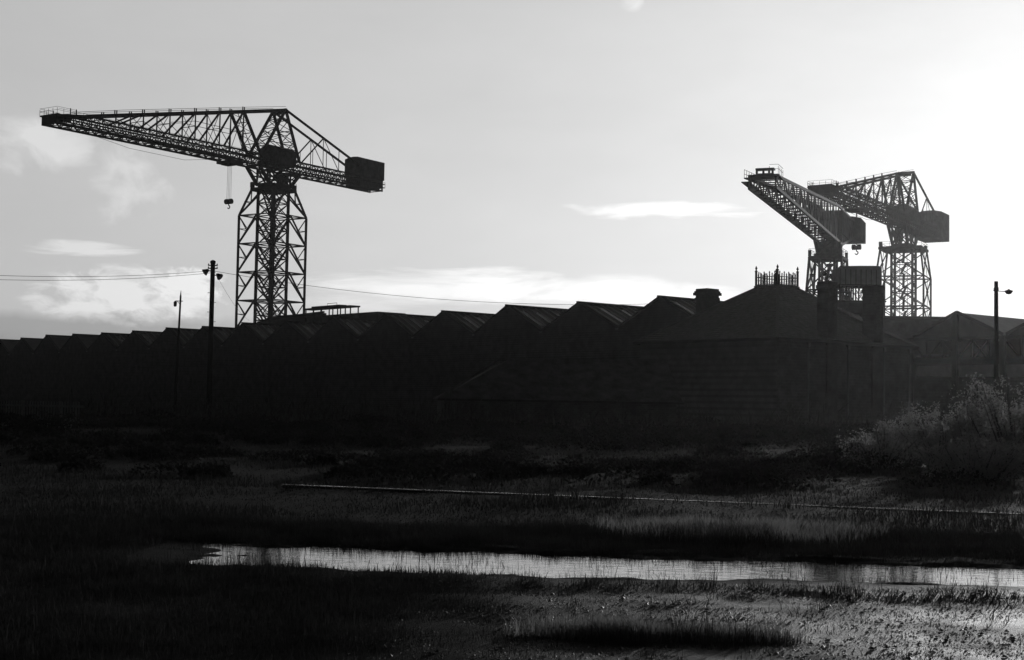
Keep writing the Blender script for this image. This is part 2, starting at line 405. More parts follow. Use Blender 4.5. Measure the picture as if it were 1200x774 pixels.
def tower(root, ta, ro, ri, rt, zp, dz, mast_t=.42, style='k'):
    """outer half-diagonal ro, inner ri, outer half-diagonal at the deck rt, deck height zp, panel height dz; ta = angle of first corner in root frame"""
    co = [rot(ro, 0, ta+k*math.pi/2) for k in range(4)]; ct = [rot(rt, 0, ta+k*math.pi/2) for k in range(4)]
    ci = [rot(ri, 0, ta+k*math.pi/2) for k in range(4)]
    zs = [zp-dz]
    while zs[-1]-dz > .5: zs.append(zs[-1]-dz)
    zs.append(0.0); zs = zs[::-1]
    for k in range(4):
        m = MB(); x, y = co[k]
        m.bar((x, y, -.3), (x, y, zp-dz), .34); m.bar((x, y, zp-dz), (ct[k][0], ct[k][1], zp-.2), .32)
        m.build('tower_leg', STEEL, root)
    for k in range(4):
        m = MB(); x, y = ci[k]; m.bar((x, y, -.3), (x, y, zp-.2), mast_t, mast_t); m.build('inner_column', STEEL, root)
    m = MB()
    lv = zs+[zp-.3]
    for j in range(len(lv)-1):
        z0, z1 = lv[j], lv[j+1]
        top = j == len(lv)-2
        for k in range(4):
            a, b = co[k], co[(k+1) % 4]; A, B = (ct[k], ct[(k+1) % 4]) if top else (a, b)
            mid = Vector(((A[0]+B[0])/2, (A[1]+B[1])/2, z1))
            m.bar((a[0], a[1], z0), (b[0], b[1], z0), .2)
            if style == 'k':
                m.bar((a[0], a[1], z0), mid, .24); m.bar((b[0], b[1], z0), mid, .24)
                q = Vector((a[0], a[1], z0)).lerp(mid, .5); m.bar(q, (a[0]*.6+A[0]*.4, a[1]*.6+A[1]*.4, q.z+.15), .11); m.bar((A[0], A[1], z1-.1), q, .13)
                q = Vector((b[0], b[1], z0)).lerp(mid, .5); m.bar(q, (b[0]*.6+B[0]*.4, b[1]*.6+B[1]*.4, q.z+.15), .11); m.bar((B[0], B[1], z1-.1), q, .13)
            else:
                m.bar((a[0], a[1], z0), (B[0], B[1], z1), .2); m.bar((b[0], b[1], z0), (A[0], A[1], z1), .2)
                q0 = Vector(((a[0]+b[0])/2, (a[1]+b[1])/2, z0)); m.bar(q0, mid, .09)
                m.box(((a[0]+B[0])/2, (a[1]+B[1])/2, (z0+z1)/2), (.5, .5, .5), .3)
            # spokes from outer leg to inner column
            m.bar((a[0], a[1], z0), (ci[k][0], ci[k][1], z0), .14)
            ia, ib = ci[k], ci[(k+1) % 4]
            hh = (z1-z0)/2
            for i in range(2):
                za, zb = z0+hh*i, z0+hh*(i+1)
                m.bar((ia[0], ia[1], za), (ib[0], ib[1], zb), .13); m.bar((ib[0], ib[1], za), (ia[0], ia[1], zb), .13)
                m.bar((ia[0], ia[1], zb), (ib[0], ib[1], zb), .17)
    m.build('tower_bracing', STEEL, root)
    # stair tower inside
    m = MB(); z = 0; k = 0
    while z < zp-3:
        p, q = rot(-ri*.45, ri*.1*(-1)**k, ta+.78), rot(ri*.45, -ri*.1*(-1)**k, ta+.78)
        if k % 2: p, q = q, p
        m.bar((p[0], p[1], z), (q[0], q[1], z+2.6), .5, .14); m.box((q[0], q[1], z+2.6), (.9, .9, .1)); z += 2.6; k += 1
    m.build('stair', STEEL, root)
def hook_block(root, x, z, s=1.0, ztop=0, w=.5):
    m = MB()
    for dx in (-w, -w*.33, w*.33, w):
        m.tube([(x+dx*.9, .1*dx, ztop), (x+dx, .1*dx, z+.35*s)], .035, 4)
    m.build('hoist_rope', ROPE, root)
    m = MB()
    for dy in (-.62, -.32, .32, .62): m.disc((x, dy*s, z), (0, 1, 0), .48*s, .2*s, 14)
    m.bar((x, -.75*s, z), (x, .75*s, z), .3*s); m.box((x, 0, z-.1*s), (.35*s, .5*s, .7*s))
    b = m.build('hook_block', STEEL, root)
    h = MB(); h.tube([(x, 0, z-.3*s), (x, 0, z-.7*s)]+[(x, (.28*math.cos(w_))*s, (-.98+.28*math.sin(w_))*s+z) for w_ in np.linspace(math.pi/2, -math.pi*.95, 10)], [.09*s]*2+[.1*s]*8+[.07*s, .03*s], 6)
    h.build('hook', STEEL, b)
def titan(loc, yaw, ta, zp, gb, gt, apz, L, tail, ro, ri, rt, dz, hs_s, hs_z, label, boxw=4.4, style='k', w=3.2, hook_s=1.0):
    """hammerhead crane with raised top chord; local +x = jib towards its tip"""
    root = empty('cantilever_crane', loc, yaw, label, 'crane')
    tower(root, ta-yaw, ro, ri, rt, zp, dz, style=style)
    # deck
    m = MB(); d = [rot(rt*1.06, 0, ta-yaw+k*math.pi/2) for k in range(4)]
    m.prism([(p[0], p[1], 0) for p in d], (0, 0, zp-.3), (0, 0, zp)); 
    for k in range(4): m.bar((d[k][0], d[k][1], zp-.35), (d[(k+1) % 4][0], d[(k+1) % 4][1], zp-.35), .3, .5)
    m.lathe((0, 0, zp), [(2.9, 0), (2.9, .45), (2.5, .5)], 20)
    pf = m.build('deck', STEEL, root)
    m = MB(); railing(m, [(p[0], p[1], zp) for p in d+[d[0]]], 1.05, 1.8, .045); m.box((d[2][0]*.93, d[2][1]*.93, zp+.5), (.6, .6, 1.0)); m.box((d[0][0]*.9, d[0][1]*.9, zp+.4), (.9, .5, .8))
    m.build('railing', STEEL, pf)
    # slewing frame
    m = MB(); g = 5.4
    zb = zp+.5
    for sy in (-1, 1):
        for sx in (-1, 1):
            m.bar((sx*g, sy*w/2, gb), (sx*2.7, sy*1.6, zb), .5)
            m.bar((sx*g*.5, sy*w/2, gb), (sx*2.7, sy*1.6, zb), .25); m.bar((sx*g*.5, sy*w/2, gb), (0, sy*1.6, zb), .25)
        m.bar((-2.7, sy*1.6, zb), (2.7, sy*1.6, zb), .5); m.bar((0, sy*1.6, zb), (0, sy*w/2, gb), .3)
        m.bar((-2.8, sy*1.6, zb+.1), (2.8, sy*w/2, gb), .2); m.bar((2.8, sy*1.6, zb+.1), (-2.8, sy*w/2, gb), .2)
        m.bar((-3.6, sy*w/2, (zb+gb)/2), (3.6, sy*w/2, (zb+gb)/2), .22)
    for sx in (-1, 0, 1): m.bar((sx*2.7, -1.6, zb), (sx*2.7, 1.6, zb), .4); m.bar((sx*g, -w/2, gb), (sx*g, w/2, gb), .3); m.bar((sx*2.7, -1.6, zb), (sx*g, w/2, gb), .18); m.bar((sx*2.7, 1.6, zb), (sx*g, -w/2, gb), .18)
    m.build('slewing_frame', STEEL, root)
    # girder (jib and tail in one)
    m = MB(); ts = -tail; tg = gb+1.25
    for sy in (-1, 1):
        y = sy*w/2
        m.bar((ts, y, gb), (L, y, gb), .28, .3); m.bar((ts, y, gt), (44, y, gt), .26, .26); m.bar((44, y, gt), (L, y, tg), .26, .26)
        m.bar((ts, y, (gb+gt)/2+.15), (L, y, gb+.9), .14, .2)
        n = int((L-ts)/1.7); mz = (gb+gt)/2+.15
        lattice(m, (ts, y, gb), (L, y, gb), (ts, y, mz), (L, y, gb+.9), n, .13, 'v', posts=True)
        lattice(m, (ts, y, mz), (44, y, mz), (ts, y, gt), (44, y, gt), n, .12, 'x', posts=True)
    n = int((L-ts)/3.4)
    lattice(m, (ts, -w/2, gb), (L, -w/2, gb), (ts, w/2, gb), (L, w/2, gb), n, .16, 'x')
    lattice(m, (ts, -w/2, gt), (44, -w/2, gt), (ts, w/2, gt), (44, w/2, gt), n, .12, 'd')
    m.bar((L-.2, -w/2-.2, gb+.2), (L-.2, w/2+.2, gb+.2), .3, .6)
    jb = m.build('girder', STEEL, root)
    m = MB()
    for sy in (-1, 1):
        y = sy*(w/2+.38); m.box(((L+6)/2, y, gb+1.3), (L-6, .6, .08)); m.box(((ts-6)/2, y, gb+1.3), (-ts-6, .6, .08))
        for i in range(int((L-6)/1.7)): m.bar((6+i*1.7, y+sy*.28, gb+1.3), (6+i*1.7, y+sy*.28, gb+2.2), .04)
        m.bar((6, y+sy*.28, gb+2.2), (L, y+sy*.28, gb+2.2), .035)
        for i in range(int((L-6)/3.4)): m.bar((6+i*3.4, sy*w/2, gb+.5), (6+i*3.4, y+sy*.25, gb+1.25), .07)
    m.build('walkway', STEEL, jb)
    # tip platform
    m = MB(); tg2 = tg+.12
    m.box((L-1.9, 0, tg2), (4.0, w+1.0, .14)); m.box((L-1.5, 0, tg2-.3), (3.0, w+.3, .5)); m.box((L-.15, 0, gb+.6), (.3, w+.2, .9))
    for sy in (-1, 1): m.prism([(0, -.2, tg2-.3), (0, .2, tg2-.3), (0, .2, tg2+.05), (0, -.2, tg2+.05)], (L-.2, sy*(w/2+.2), 0), (L-5.5, sy*(w/2+.2), .3))
    if boxw > 5: m.box((L-2.0, 0, gb+.95), (4.0, w+1.0, 1.5))
    pt = m.build('tip_platform', STEEL, root)
    m = MB(); e = w/2+.5
    railing(m, [(L-3.6, -e, tg2+.07), (L+.1, -e, tg2+.07), (L+.1, e, tg2+.07), (L-3.6, e, tg2+.07)], .9, 1.0, .045)
    for xx, yy in ((L-2.4, e), (L-3.5, e), (L-2.4, -e)): m.bar((xx, yy, tg2), (xx, yy, tg2+1.25), .12)
    m.build('railing', STEEL, pt)
    # upper chord, posts and diagonals
    xk = 9.7; slope = (apz-gt)/45.0
    def tz(x): return apz-slope*(x+1.0)
    m = MB(); px = [xk+i*5.7 for i in range(6)]
    for sy in (-1, 1):
        y = sy*w/2
        m.bar((44, y, gt), (-1, y, apz), .38, .42)
        for i, x in enumerate(px):
            zt = tz(x)
            m.bar((x, y, gt), (x, y, zt), .17)
            x2 = x+4.6
            if x2 < 43: m.bar((x, y, zt), (x2, y, gt), .26)
            if i: m.bar((x-2.8, y, gt), (x, y, gt+(zt-gt)*.5), .08)
            m.bar((x-.15, y, zt), (x-.15, y, zt+.75), .14); m.bar((x+.25, y, zt), (x+.25, y, zt+.75), .14)
            if x < 30 and i: m.bar((x-5.7, y, gt+3.2), (x, y, gt+3.2 if zt > gt+3.6 else gt+2), .08); 
        m.bar((xk, y, tz(xk)), (5.2, y, gt), .42)
        m.bar((xk, y, tz(xk)), (xk+.3, y, gt), .1)
    for x in px[:5]:
        zt = tz(x)
        m.bar((x, -w/2, zt), (x, w/2, zt), .14); m.bar((x, -w/2, gt), (x, w/2, zt), .08); m.bar((x, w/2, gt), (x, -w/2, zt), .08)
        m.bar((x, -w/2, (zt+gt)/2), (x, w/2, (zt+gt)/2), .1)
    m.bar((xk, 0, tz(xk)), (5.4, 0, gt), .1)
    for t in (.25, .5, .75):
        z = gt+(tz(xk)-gt)*t; x = 5.2+(xk-5.2)*t
        m.bar((x, -w/2, z), (x, w/2, z), .14)
    for t0, t1 in ((0, .25), (.25, .5), (.5, .75), (.75, 1)):
        f = lambda t, y: (5.2+(xk-5.2)*t, y, gt+(tz(xk)-gt)*t)
        m.bar(f(t0, -w/2), f(t1, w/2), .1); m.bar(f(t0, w/2), f(t1, -w/2), .1)
    m.build('top_chord', STEEL, root)
    m = MB(); m.tube([(L-3, w/2, tg+.9), (37, w/2, gt+2.2), (xk, w/2, tz(xk)+.7), (-1, w/2, apz+.6)], .035, 4)
    m.tube([(L-3, -w/2, tg+.9), (37, -w/2, gt+2.2), (xk, -w/2, tz(xk)+.7), (-1, -w/2, apz+.6)], .035, 4)
    m.tube([(L-6, 0, gb-.1), (L-16, 0, gb-1.3), (L-28, 0, gb-1.4), (14, 0, gb-.1)], .03, 4)
    m.build('stay_rope', ROPE, root)
    # mast (A-frame)
    m = MB()
    for sy in (-1, 1):
        y = sy*w/2
        m.bar((-1, y, apz), (5, y, gt), .42); m.bar((-1, y, apz), (-5, y, gt), .42)
        for t in (.3, .55, .8):
            m.bar((5-6*t, y, gt+(apz-gt)*t), (-5+4*t, y, gt+(apz-gt)*t), .13)
        m.bar((5-6*.3, y, gt+(apz-gt)*.3), (-5+4*.55, y, gt+(apz-gt)*.55), .1); m.bar((-5+4*.3, y, gt+(apz-gt)*.3), (5-6*.55, y, gt+(apz-gt)*.55), .1)
        m.bar((5, y, gt), (-5+4*.3, y, gt+(apz-gt)*.3), .1); m.bar((-5, y, gt), (5-6*.3, y, gt+(apz-gt)*.3), .1)
    m.bar((-1, -w/2-.2, apz), (-1, w/2+.2, apz), .45)
    for sx, x0, dx in ((1, 5, -6), (-1, -5, 4)):
        pts = [(x0+dx*t, gt+(apz-gt)*t) for t in (0, .2, .4, .6, .8, 1)]
        for (xa, za), (xb, zb_) in zip(pts, pts[1:]):
            m.bar((xa, -w/2, za), (xb, w/2, zb_), .11); m.bar((xa, w/2, za), (xb, -w/2, zb_), .11); m.bar((xa, -w/2, za), (xa, w/2, za), .14)
    m.box((-.6, 0, apz-.5), (1.3, w*.7, .5))
    m.build('mast', STEEL, root)
    # back stays with their props
    for sy in (-1, 1):
        m = MB(); y = sy*w/2; xe = -tail+1.8
        m.bar((-1, y, apz), (xe, y, gt+.2), .34)
        f = lambda x: gt+.2+(apz-gt-.2)*(x-xe)/(-1-xe)
        xm = -11.5; m.bar((xm, y, f(xm)), (-5.5, y, gt), .2); m.bar((xm, y, f(xm)), (xm, y, gt), .1); m.bar((xm, y, f(xm)), (xm-4.5, y, gt), .1)
        m.bar((xm-4.5, y, f(xm-4.5)), (xm-4.5, y, gt), .1); m.bar((-5.5, y, gt), (-8.6, y, gt+(f(xm)-gt)*.5), .1); m.bar((-8.6, y, gt+(f(xm)-gt)*.5), (-8.6, y, gt), .09)
        m.build('back_stay', STEEL, root)
    # counterweight house
    xa, xb = -tail+7.2, -tail+.2; hw = boxw/2; hz = gt+3.5
    m = MB(); zl = gt-.1 if boxw < 5 else gb-.4; sec = [(hw, zl), (hw, hz), (hw*.5, hz+.3), (0, hz+.38), (-hw*.5, hz+.3), (-hw, hz), (-hw, zl)]
    m.prism([(0, y, z) for y, z in sec], (xb, 0, 0), (xa, 0, 0)); ch = m.build('counterweight_house', STEEL2, root)
    m = MB()
    for i in range(8):
        x = xb+(xa-xb)*(i+.5)/8
        for sy in (-1, 1): m.bar((x, sy*(hw+.02), gt), (x, sy*(hw+.02), hz-.1), .06)
    for i in range(1, 5): m.bar((xa+.02, -hw+i*boxw/5, gt), (xa+.02, -hw+i*boxw/5, hz), .06)
    m.build('sheet_seams', STEEL2, ch)
    m = MB(); m.prism([(xa, 0, gb-.05), (xa, 0, gt-.12), (xb, 0, gt-.12), (xb+.2, 0, gb+.5), (xb+1.6, 0, gb-.05)], (0, -w/2-.25, 0), (0, w/2+.25, 0)); m.build('counterweight', STEEL, root)
    m = MB(); m.box((xb-.4, 0, gb+.7), (.9, boxw*.8, .12)); railing(m, [(xb-.8, -boxw*.4, gb+.75), (xb-.8, boxw*.4, gb+.75)], 1.0, 1.0, .05); m.build('end_platform', STEEL, root)
    # machinery house with curved roof
    m = MB(); hw = w/2+(.7 if boxw > 5 else .35); sec = [(hw, gb+.9), (hw, gt+1.1), (hw*.75, gt+1.9), (hw*.35, gt+2.35), (0, gt+2.5), (-hw*.35, gt+2.35), (-hw*.75, gt+1.9), (-hw, gt+1.1), (-hw, gb+.9)]
    m.prism([(0, y, z) for y, z in sec], (-3.8, 0, 0), (2.0, 0, 0)); mh = m.build('machinery_house', STEEL2, root)
    m = MB()
    for x in (-2.6, -.6, 1.4): m.box((x, -hw-.03, gt+.2), (.9, .08, .8))
    m.build('window', GLASS, mh)
    m = MB(); m.box((-4.0, -hw+.3, gb-1.2), (1.6, 1.5, 2.6)); m.build('driver_cab', STEEL2, root)
    # trolley + hook
    m = MB(); m.box((hs_s, 0, gb-.3), (3.0, w+.4, .5)); m.box((hs_s+.3, 0, gb-.6), (1.6, w*.6, .4))
    for sy in (-1, 1):
        for dx in (-1, 1): m.disc((hs_s+dx, sy*w/2, gb+.1), (0, 1, 0), .35, .2, 10)
    m.build('trolley', STEEL, root)
    hook_block(root, hs_s, hs_z, hook_s, gb-.6, .55)
    return root
y1 = math.atan2(-.826, -.564)
D1 = 260.0; c1 = at(318.5, 300, D1)
titan((c1.x, D1, DZ), y1, R(12), 40.7, 44.1, 46.2, 55.4, 49.9, 29.3, 6.1, 2.75, 3.9, 5.2, 11.2, 36.9, 'lone tall lattice cantilever crane on the left, its long jib pointing left', 4.4, 'k')
D3 = 305.0; c3 = at(1059, 300, D3); a3 = R(31.6)
titan((c3.x, D3, DZ), math.atan2(-math.cos(a3), -math.sin(a3)), R(20), 36.9, 41.4, 43.7, 53.4, 53.4, 27.0, 7.0, 3.1, 5.9, 6.4, 32, 33.8, 'right-hand crane of the pair, with a raised triangular mast and a pale-ended box', 5.6, 'x', 3.6, 1.15)

# crane 2: tapering parallel jib, no mast
def hammer(loc, yaw, ta, label):
    root = empty('hammerhead_crane', loc, yaw, label, 'crane')
    zp, gb, gt, L, w = 24.4, 26.7, 32.0, 54.0, 3.0
    tower(root, ta-yaw, 3.75, 1.55, 3.3, zp, 5.0, .32, 'x')
    m = MB(); d = [rot(3.4, 0, ta-yaw+k*math.pi/2) for k in range(4)]
    m.prism([(p[0], p[1], 0) for p in d], (0, 0, zp-.3), (0, 0, zp)); m.lathe((0, 0, zp), [(2.1, 0), (2.1, .4), (1.8, .45)], 18)
    for k in range(4): m.bar((d[k][0], d[k][1], zp-.3), (d[(k+1) % 4][0], d[(k+1) % 4][1], zp-.3), .25, .4)
    pf = m.build('deck', STEEL, root)
    m = MB(); railing(m, [(p[0], p[1], zp) for p in d+[d[0]]], 1.0, 1.5, .045)
    for k in range(4): m.box((d[k][0]*.95, d[k][1]*.95, zp+.4), (.4, .4, .9), k)
    m.build('railing', STEEL, pf)
    m = MB(); zb = zp+.45
    m.lathe((0, 0, zb), [(1.5, 0), (1.9, gb-zb)], 4)
    for sx in (-1, 1):
        for sy in (-1, 1): m.bar((sx*1.9, sy*1.3, zb), (sx*3.6, sy*w/2, gb), .35); m.bar((sx*1.9, sy*1.3, zb), (0, sy*w/2, gb), .2)
        m.bar((sx*1.9, -1.3, zb), (sx*3.6, w/2, gb), .16); m.bar((sx*1.9, 1.3, zb), (sx*3.6, -w/2, gb), .16)
    m.build('slewing_frame', STEEL, root)
    tail = 25.5; zr = gb+2.7
    def top(x): return gt-(gt-28.0)*max(0, x)/L
    m = MB()
    for sy in (-1, 1):
        y = sy*w/2
        m.bar((-4, y, gb), (L, y, gb), .3, .36); m.bar((-18.5, y, zr), (-4, y, gb), .3, .36); m.bar((-tail, y, gt), (0, y, gt), .28, .3); m.bar((0, y, gt), (L, y, top(L)), .28, .34)
        n = 18
        for i in range(n):
            xa, xb = L*i/n, L*(i+1)/n
            m.bar((xa, y, gb), (xa, y, top(xa)), .14)
            if i % 2: m.bar((xa, y, gb), (xb, y, top(xb)), .15)
            else: m.bar((xa, y, top(xa)), (xb, y, gb), .15)
        m.bar((L, y, gb), (L, y, top(L)), .16)
        lattice(m, (-18.5, y, zr), (-4, y, gb), (-18.5, y, gt), (-4, y, gt), 6, .17, 'x')
    lattice(m, (-4, -w/2, gb), (L, -w/2, gb), (-4, w/2, gb), (L, w/2, gb), 20, .12, 'd')
    for i in range(19):
        x = L*i/18; m.bar((x, -w/2, top(x)), (x, w/2, top(x)), .12)
    jb = m.build('girder', STEEL, root)
    m = MB()
    y = -w/2-.0
    for sy in (-1,):
        yy = sy*(w/2+.55)
        m.prism([(0, yy-.45, gt-.05), (0, yy+.45, gt-.05), (0, yy+.45, gt+.07), (0, yy-.45, gt+.07)], (0, 0, 0), (L-2, 0, top(L-2)-gt))
    for i in range(37):
        x = i*(L-2)/36; m.bar((x, -w/2-.95, top(x)), (x, -w/2-.95, top(x)+1.0), .045)
    for h in (.5, 1.0): m.bar((0, -w/2-.95, gt+h), (L-2, -w/2-.95, top(L-2)+h), .04)
    m.prism([(0, -w/2-1.1, gb+.8), (0, -w/2-.15, gb+.8), (0, -w/2-.15, gb+.9), (0, -w/2-1.1, gb+.9)], (4, 0, 0), (L-1, 0, 0))
    m.build('walkway', STEEL, jb)
    # crab on the tip
    m = MB(); m.box((L-1.4, .2, 28.1), (3.0, w+.3, .16))
    for yy in (-.75, 0, .65, 1.05): m.bar((L-.6, yy, 28.2), (L-.6, yy, 28.85), .22)
    m.box((L-1.0, .15, 28.9), (.9, 2.1, .2)); m.box((L-1.0, .15, 28.3), (.9, 2.0, .2))
    tpf = m.build('tip_platform', STEEL, root)
    m = MB(); railing(m, [(L+.1, w/2+.3, 28.2), (L-3, w/2+.3, 28.2)], .85, 1.0, .04); railing(m, [(L+.1, w/2+.3, 28.2), (L+.1, w/2-.7, 28.2)], .85, .6, .04)
    m.build('railing', STEEL, tpf)
    m = MB(); m.box((10, 0, gb+2.6), (3.4, w-.4, .9)); m.box((14, 0, gb+2.9), (3, w-.6, .3)); m.build('trolley', STEEL, root)
    # house + tail box
    m = MB(); hw = 2.6; xa, xb = -18.4, -25.5; z0, z1 = gb+2.5, gt+.6
    sec = [(hw, z0), (hw, z1), (hw*.5, z1+.25), (0, z1+.3), (-hw*.5, z1+.25), (-hw, z1), (-hw, z0)]
    m.prism([(0, y_, z) for y_, z in sec], (xb, 0, 0), (xa, 0, 0)); ch = m.build('counterweight_house', STEEL2, root)
    m = MB()
    for yy in (-.7, .3): m.box((xb-.03, yy, z1-1.2), (.06, .5, .8))
    for sy in (-1, 1):
        for xx in (-20, -22, -24): m.bar((xx, sy*(hw+.02), z0), (xx, sy*(hw+.02), z1), .06)
    m.build('vent', STEEL2, ch)
    m = MB(); m.box((-6.2, 0, gb+3.2), (9, w+.5, 3.4)); m.build('machinery_house', STEEL2, root)
    return root
D2 = 210.0; c2 = at(970.5, 320, D2); a2 = R(20.3)
hammer((c2.x, D2, DZ), math.atan2(-math.cos(a2), -math.sin(a2)), R(22), 'left-hand crane of the pair, mastless, its lattice jib seen steeply from below')

# ------------------------------------------------------------------ poles and wires
def pole_at(px, pytop, D, r, label, lean=0):
    t = at(px, pytop, D); root = empty('lamp_pole', (t.x, D, 0), 0, label, 'lamp pole'); return root, t.z
r1, zt = pole_at(249.5, 307, 118, .12, 'stout wooden pole with two floodlights, just left of the lone crane')
m = MB(); m.tube([(0, 0, -.3), (0, 0, zt*.5), (0, 0, zt)], [.23, .2, .185], 10); m.lathe((0, 0, zt), [(.23, -.15), (.23, .06), (.07, .14)], 10); m.build('post', WOOD, r1)
def flood(root, z, sx, k=1.5):
    m = MB(); m.tube([(0, 0, z), (sx*.22*k, -.05, z+.02)], .05)
    m.build('bracket', STEEL, root)
    m = MB(); c = Vector((sx*.34*k, -.08, z-.02)); ax = Vector((sx*.75, -.3, -.6)).normalized()
    pts = [c-ax*.16*k, c-ax*.10*k, c, c+ax*.12*k, c+ax*.15*k]; m.tube(pts, [r_*k for r_ in (.04, .09, .13, .2, .2)], 12); fl_ = m.build('floodlight', STEEL, root)
    m = MB(); m.tube([c+ax*.151*k, c+ax*.16*k], .18*k, 12); m.build('lens', GLASS, fl_)
flood(r1, at(249.5, 318, 118).z, -1); flood(r1, at(249.5, 323, 118).z, 1)
m = MB()
for z in (zt-.3, zt-.55): m.bar((-.4, 0, z), (.4, 0, z), .09); m.lathe((-.36, 0, z+.03), [(.03, 0), (.05, .05), (.03, .12)], 8); m.lathe((.36, 0, z+.03), [(.03, 0), (.05, .05), (.03, .12)], 8)
m.build('insulator_arm', WOOD, r1)
m = MB()
for i in range(8): m.bar((.17*(-1)**i, 0, 4.5+i*.8), (.36*(-1)**i, 0, 4.5+i*.8), .04)
m.build('climbing_pegs', STEEL, r1)
r2, zt2 = pole_at(208.3, 347, 125, .1, 'thin leaning pole with a small hanging lantern, left of the floodlight pole')
r2.rotation_euler = (0, R(-.2)+R(1.6), 0)
m = MB(); m.tube([(0, 0, -.3), (0, 0, zt2)], [.13, .08], 8); m.lathe((0, 0, zt2), [(.07, 0), (.01, .5)], 6); m.build('post', WOOD, r2)
m = MB(); z = at(208, 353, 125).z; m.bar((-.42, 0, z), (.2, 0, z), .07); m.tube([(0, 0, z-.3), (-.3, 0, z)], .025); m.build('bracket', STEEL, r2)
m = MB(); m.lathe((-.44, 0, z-.5), [(.1, 0), (.14, .1), (.15, .4), (.05, .5)], 8); m.build('lantern', STEEL, r2)
r3, zt3 = pole_at(1167.5, 330, 60, .1, 'steel pole with one round lamp on a short arm at the right edge')
m = MB(); m.tube([(0, 0, -.3), (0, 0, 2.2), (0, 0, 2.4), (0, 0, zt3-.52), (0, 0, zt3-.5), (0, 0, zt3)], [.13, .13, .1, .085, .08, .08], 10); m.lathe((0, 0, zt3-.42), [(.1, 0), (.11, .08), (.1, .16)], 10); m.build('post', STEEL, r3)
m = MB(); m.tube([(-.12, 0, zt3-.4), (.35, 0, zt3-.42), (.5, 0, zt3-.36)], .018); m.build('arm', STEEL, r3)
m = MB(); m.lathe((.53, 0, zt3-.52), [(.02, -.02), (.1, 0), (.17, .1), (.17, .13), (.05, .17), (.03, .2)], 14); lp = m.build('lamp_head', STEEL2, r3)
def wire(a, b, sag, r, label, grp=None):
    a, b = Vector(a), Vector(b); n = 24
    pts = [a.lerp(b, i/n)-Vector((0, 0, sag*4*(i/n)*(1-i/n))) for i in range(n+1)]
    m = MB(); m.tube(pts, r, 5); tag(m.build('overhead_wire', ROPE), label, 'wire', grp)
wire(at(248, 317.5, 118), at(-60, 320.5, 95), .35, .016, 'upper thin overhead wire running left from the floodlight pole')
wire(at(248, 320, 118), at(-60, 326, 95), .35, .016, 'lower thin overhead wire running left from the floodlight pole')
wire(at(251, 318, 118), at(772, 356, 126), 1.0, .018, 'single overhead wire running right from the floodlight pole across the crane')
wire(at(252, 319, 118), at(292, 376, 160), .5, .012, 'short wire dropping from the floodlight pole behind the lone crane')

# ------------------------------------------------------------------ paling fence, kerb, rail
fa, fb = gp(-60, 496.5), gp(96, 502)
fd = (fb-fa).normalized(); FL = (fb-fa).length
fn = empty('paling_fence', fa, ang(fd), 'faint paling fence above a pale kerb at the far left', 'fence')
m = MB()
for i in range(int(FL/.17)): m.box((i*.17, 0, .52), (.05, .03, 1.0+.04*random.random()))
m.build('palings', PAL, fn)
m = MB(); m.box((FL/2, .05, .3), (FL, .05, .07)); m.box((FL/2, .05, .85), (FL, .05, .09)); m.build('rails', PAL, fn)
for i in range(int(FL/2.4)+1):
    m = MB(); m.box((i*2.4, .12, .5), (.1, .1, 1.1)); m.build('post', PAL, fn)
m = MB()
m.box((FL/2, 0, .04), (FL, .3, .24)); kb = m.build('kerb', CONC, None, loc=fa+fd.cross(Vector((0, 0, 1)))*.6); kb.rotation_euler = (0, 0, ang(fd)); tag(kb, 'pale concrete kerb at the foot of the paling fence', 'kerb', kind=None)
ra, rb_ = gp(330, 566, .05), gp(1330, 605.5, .05)
rd = (rb_-ra).normalized(); RL = (rb_-ra).length
rl = empty('railway_rail', (ra.x, ra.y, -.022), ang(rd), 'worn steel rail glinting as a thin line across the dark grass', 'rail')
m = MB(); m.prism([(0, -.03, .035), (0, .03, .035), (0, .03, .052), (0, -.03, .052)], (0, 0, 0), (RL, 0, 0)); m.build('rail_head', RAILM, rl)
m = MB(); m.prism([(0, -.05, -.03), (0, .05, -.03), (0, .012, -.02), (0, .012, .035), (0, -.012, .035), (0, -.012, -.02)], (0, 0, 0), (RL, 0, 0)); m.build('rail_web', STEEL, rl)

# ------------------------------------------------------------------ ground
def nz(x, y, s, o=0.0): return noise.noise(Vector((x*s+o, y*s-o, o)))
def band(x):       # far and near edge of the water, metres from the camera
    far = 17.0-.12*(x+1)+.5*nz(x, 0, .35, 3); near = 14.35-.11*(x-1.85)+.45*nz(x, 0, .5, 9)
    return near, far
def water_d(x, y):  # >0 inside the puddle
    n, f = band(x)
    e = min(y-n, f-y)+.22*nz(x*.6, y*1.6, 2.0, 71)+.16*nz(x*.6, y*1.6, 5, 72)
    left = (x+3.9)*.22
    return min(e, left)
WL = -.035
def gz(x, y):
    wd = water_d(x, y)
    base = .035*nz(x, y, .6)+.02*nz(x, y, 2.2, 5)
    if y > 22: base += min(.25, (y-22)*.012)*(.5+nz(x, y, .12, 4))
    k = max(0.0, min(1.0, wd/.45+.3))
    mound = .045*math.exp(-((y-13.55+.11*(x-1.85))/.4)**2)*(1 if x > -1 else max(0, (x+3)/2))
    return base*(1-.55*k)-.072*k+mound*(1-k)+k*max(0.0, nz(x*.45, y*2.6, 1.5, 13)+.6*nz(x*1.5, y*3, 2.5, 3)+.4*nz(x*2, y*3, 5.5, 7)-.50+.05*max(0, min(3, 1-x)))*.07
def sheet(xs, ys, zf):
    nx, ny = len(xs), len(ys)
    v = [(x, y, zf(x, y)) for y in ys for x in xs]
    f = [(j*nx+i, j*nx+i+1, (j+1)*nx+i+1, (j+1)*nx+i) for j in range(ny-1) for i in range(nx-1)]
    return v, f
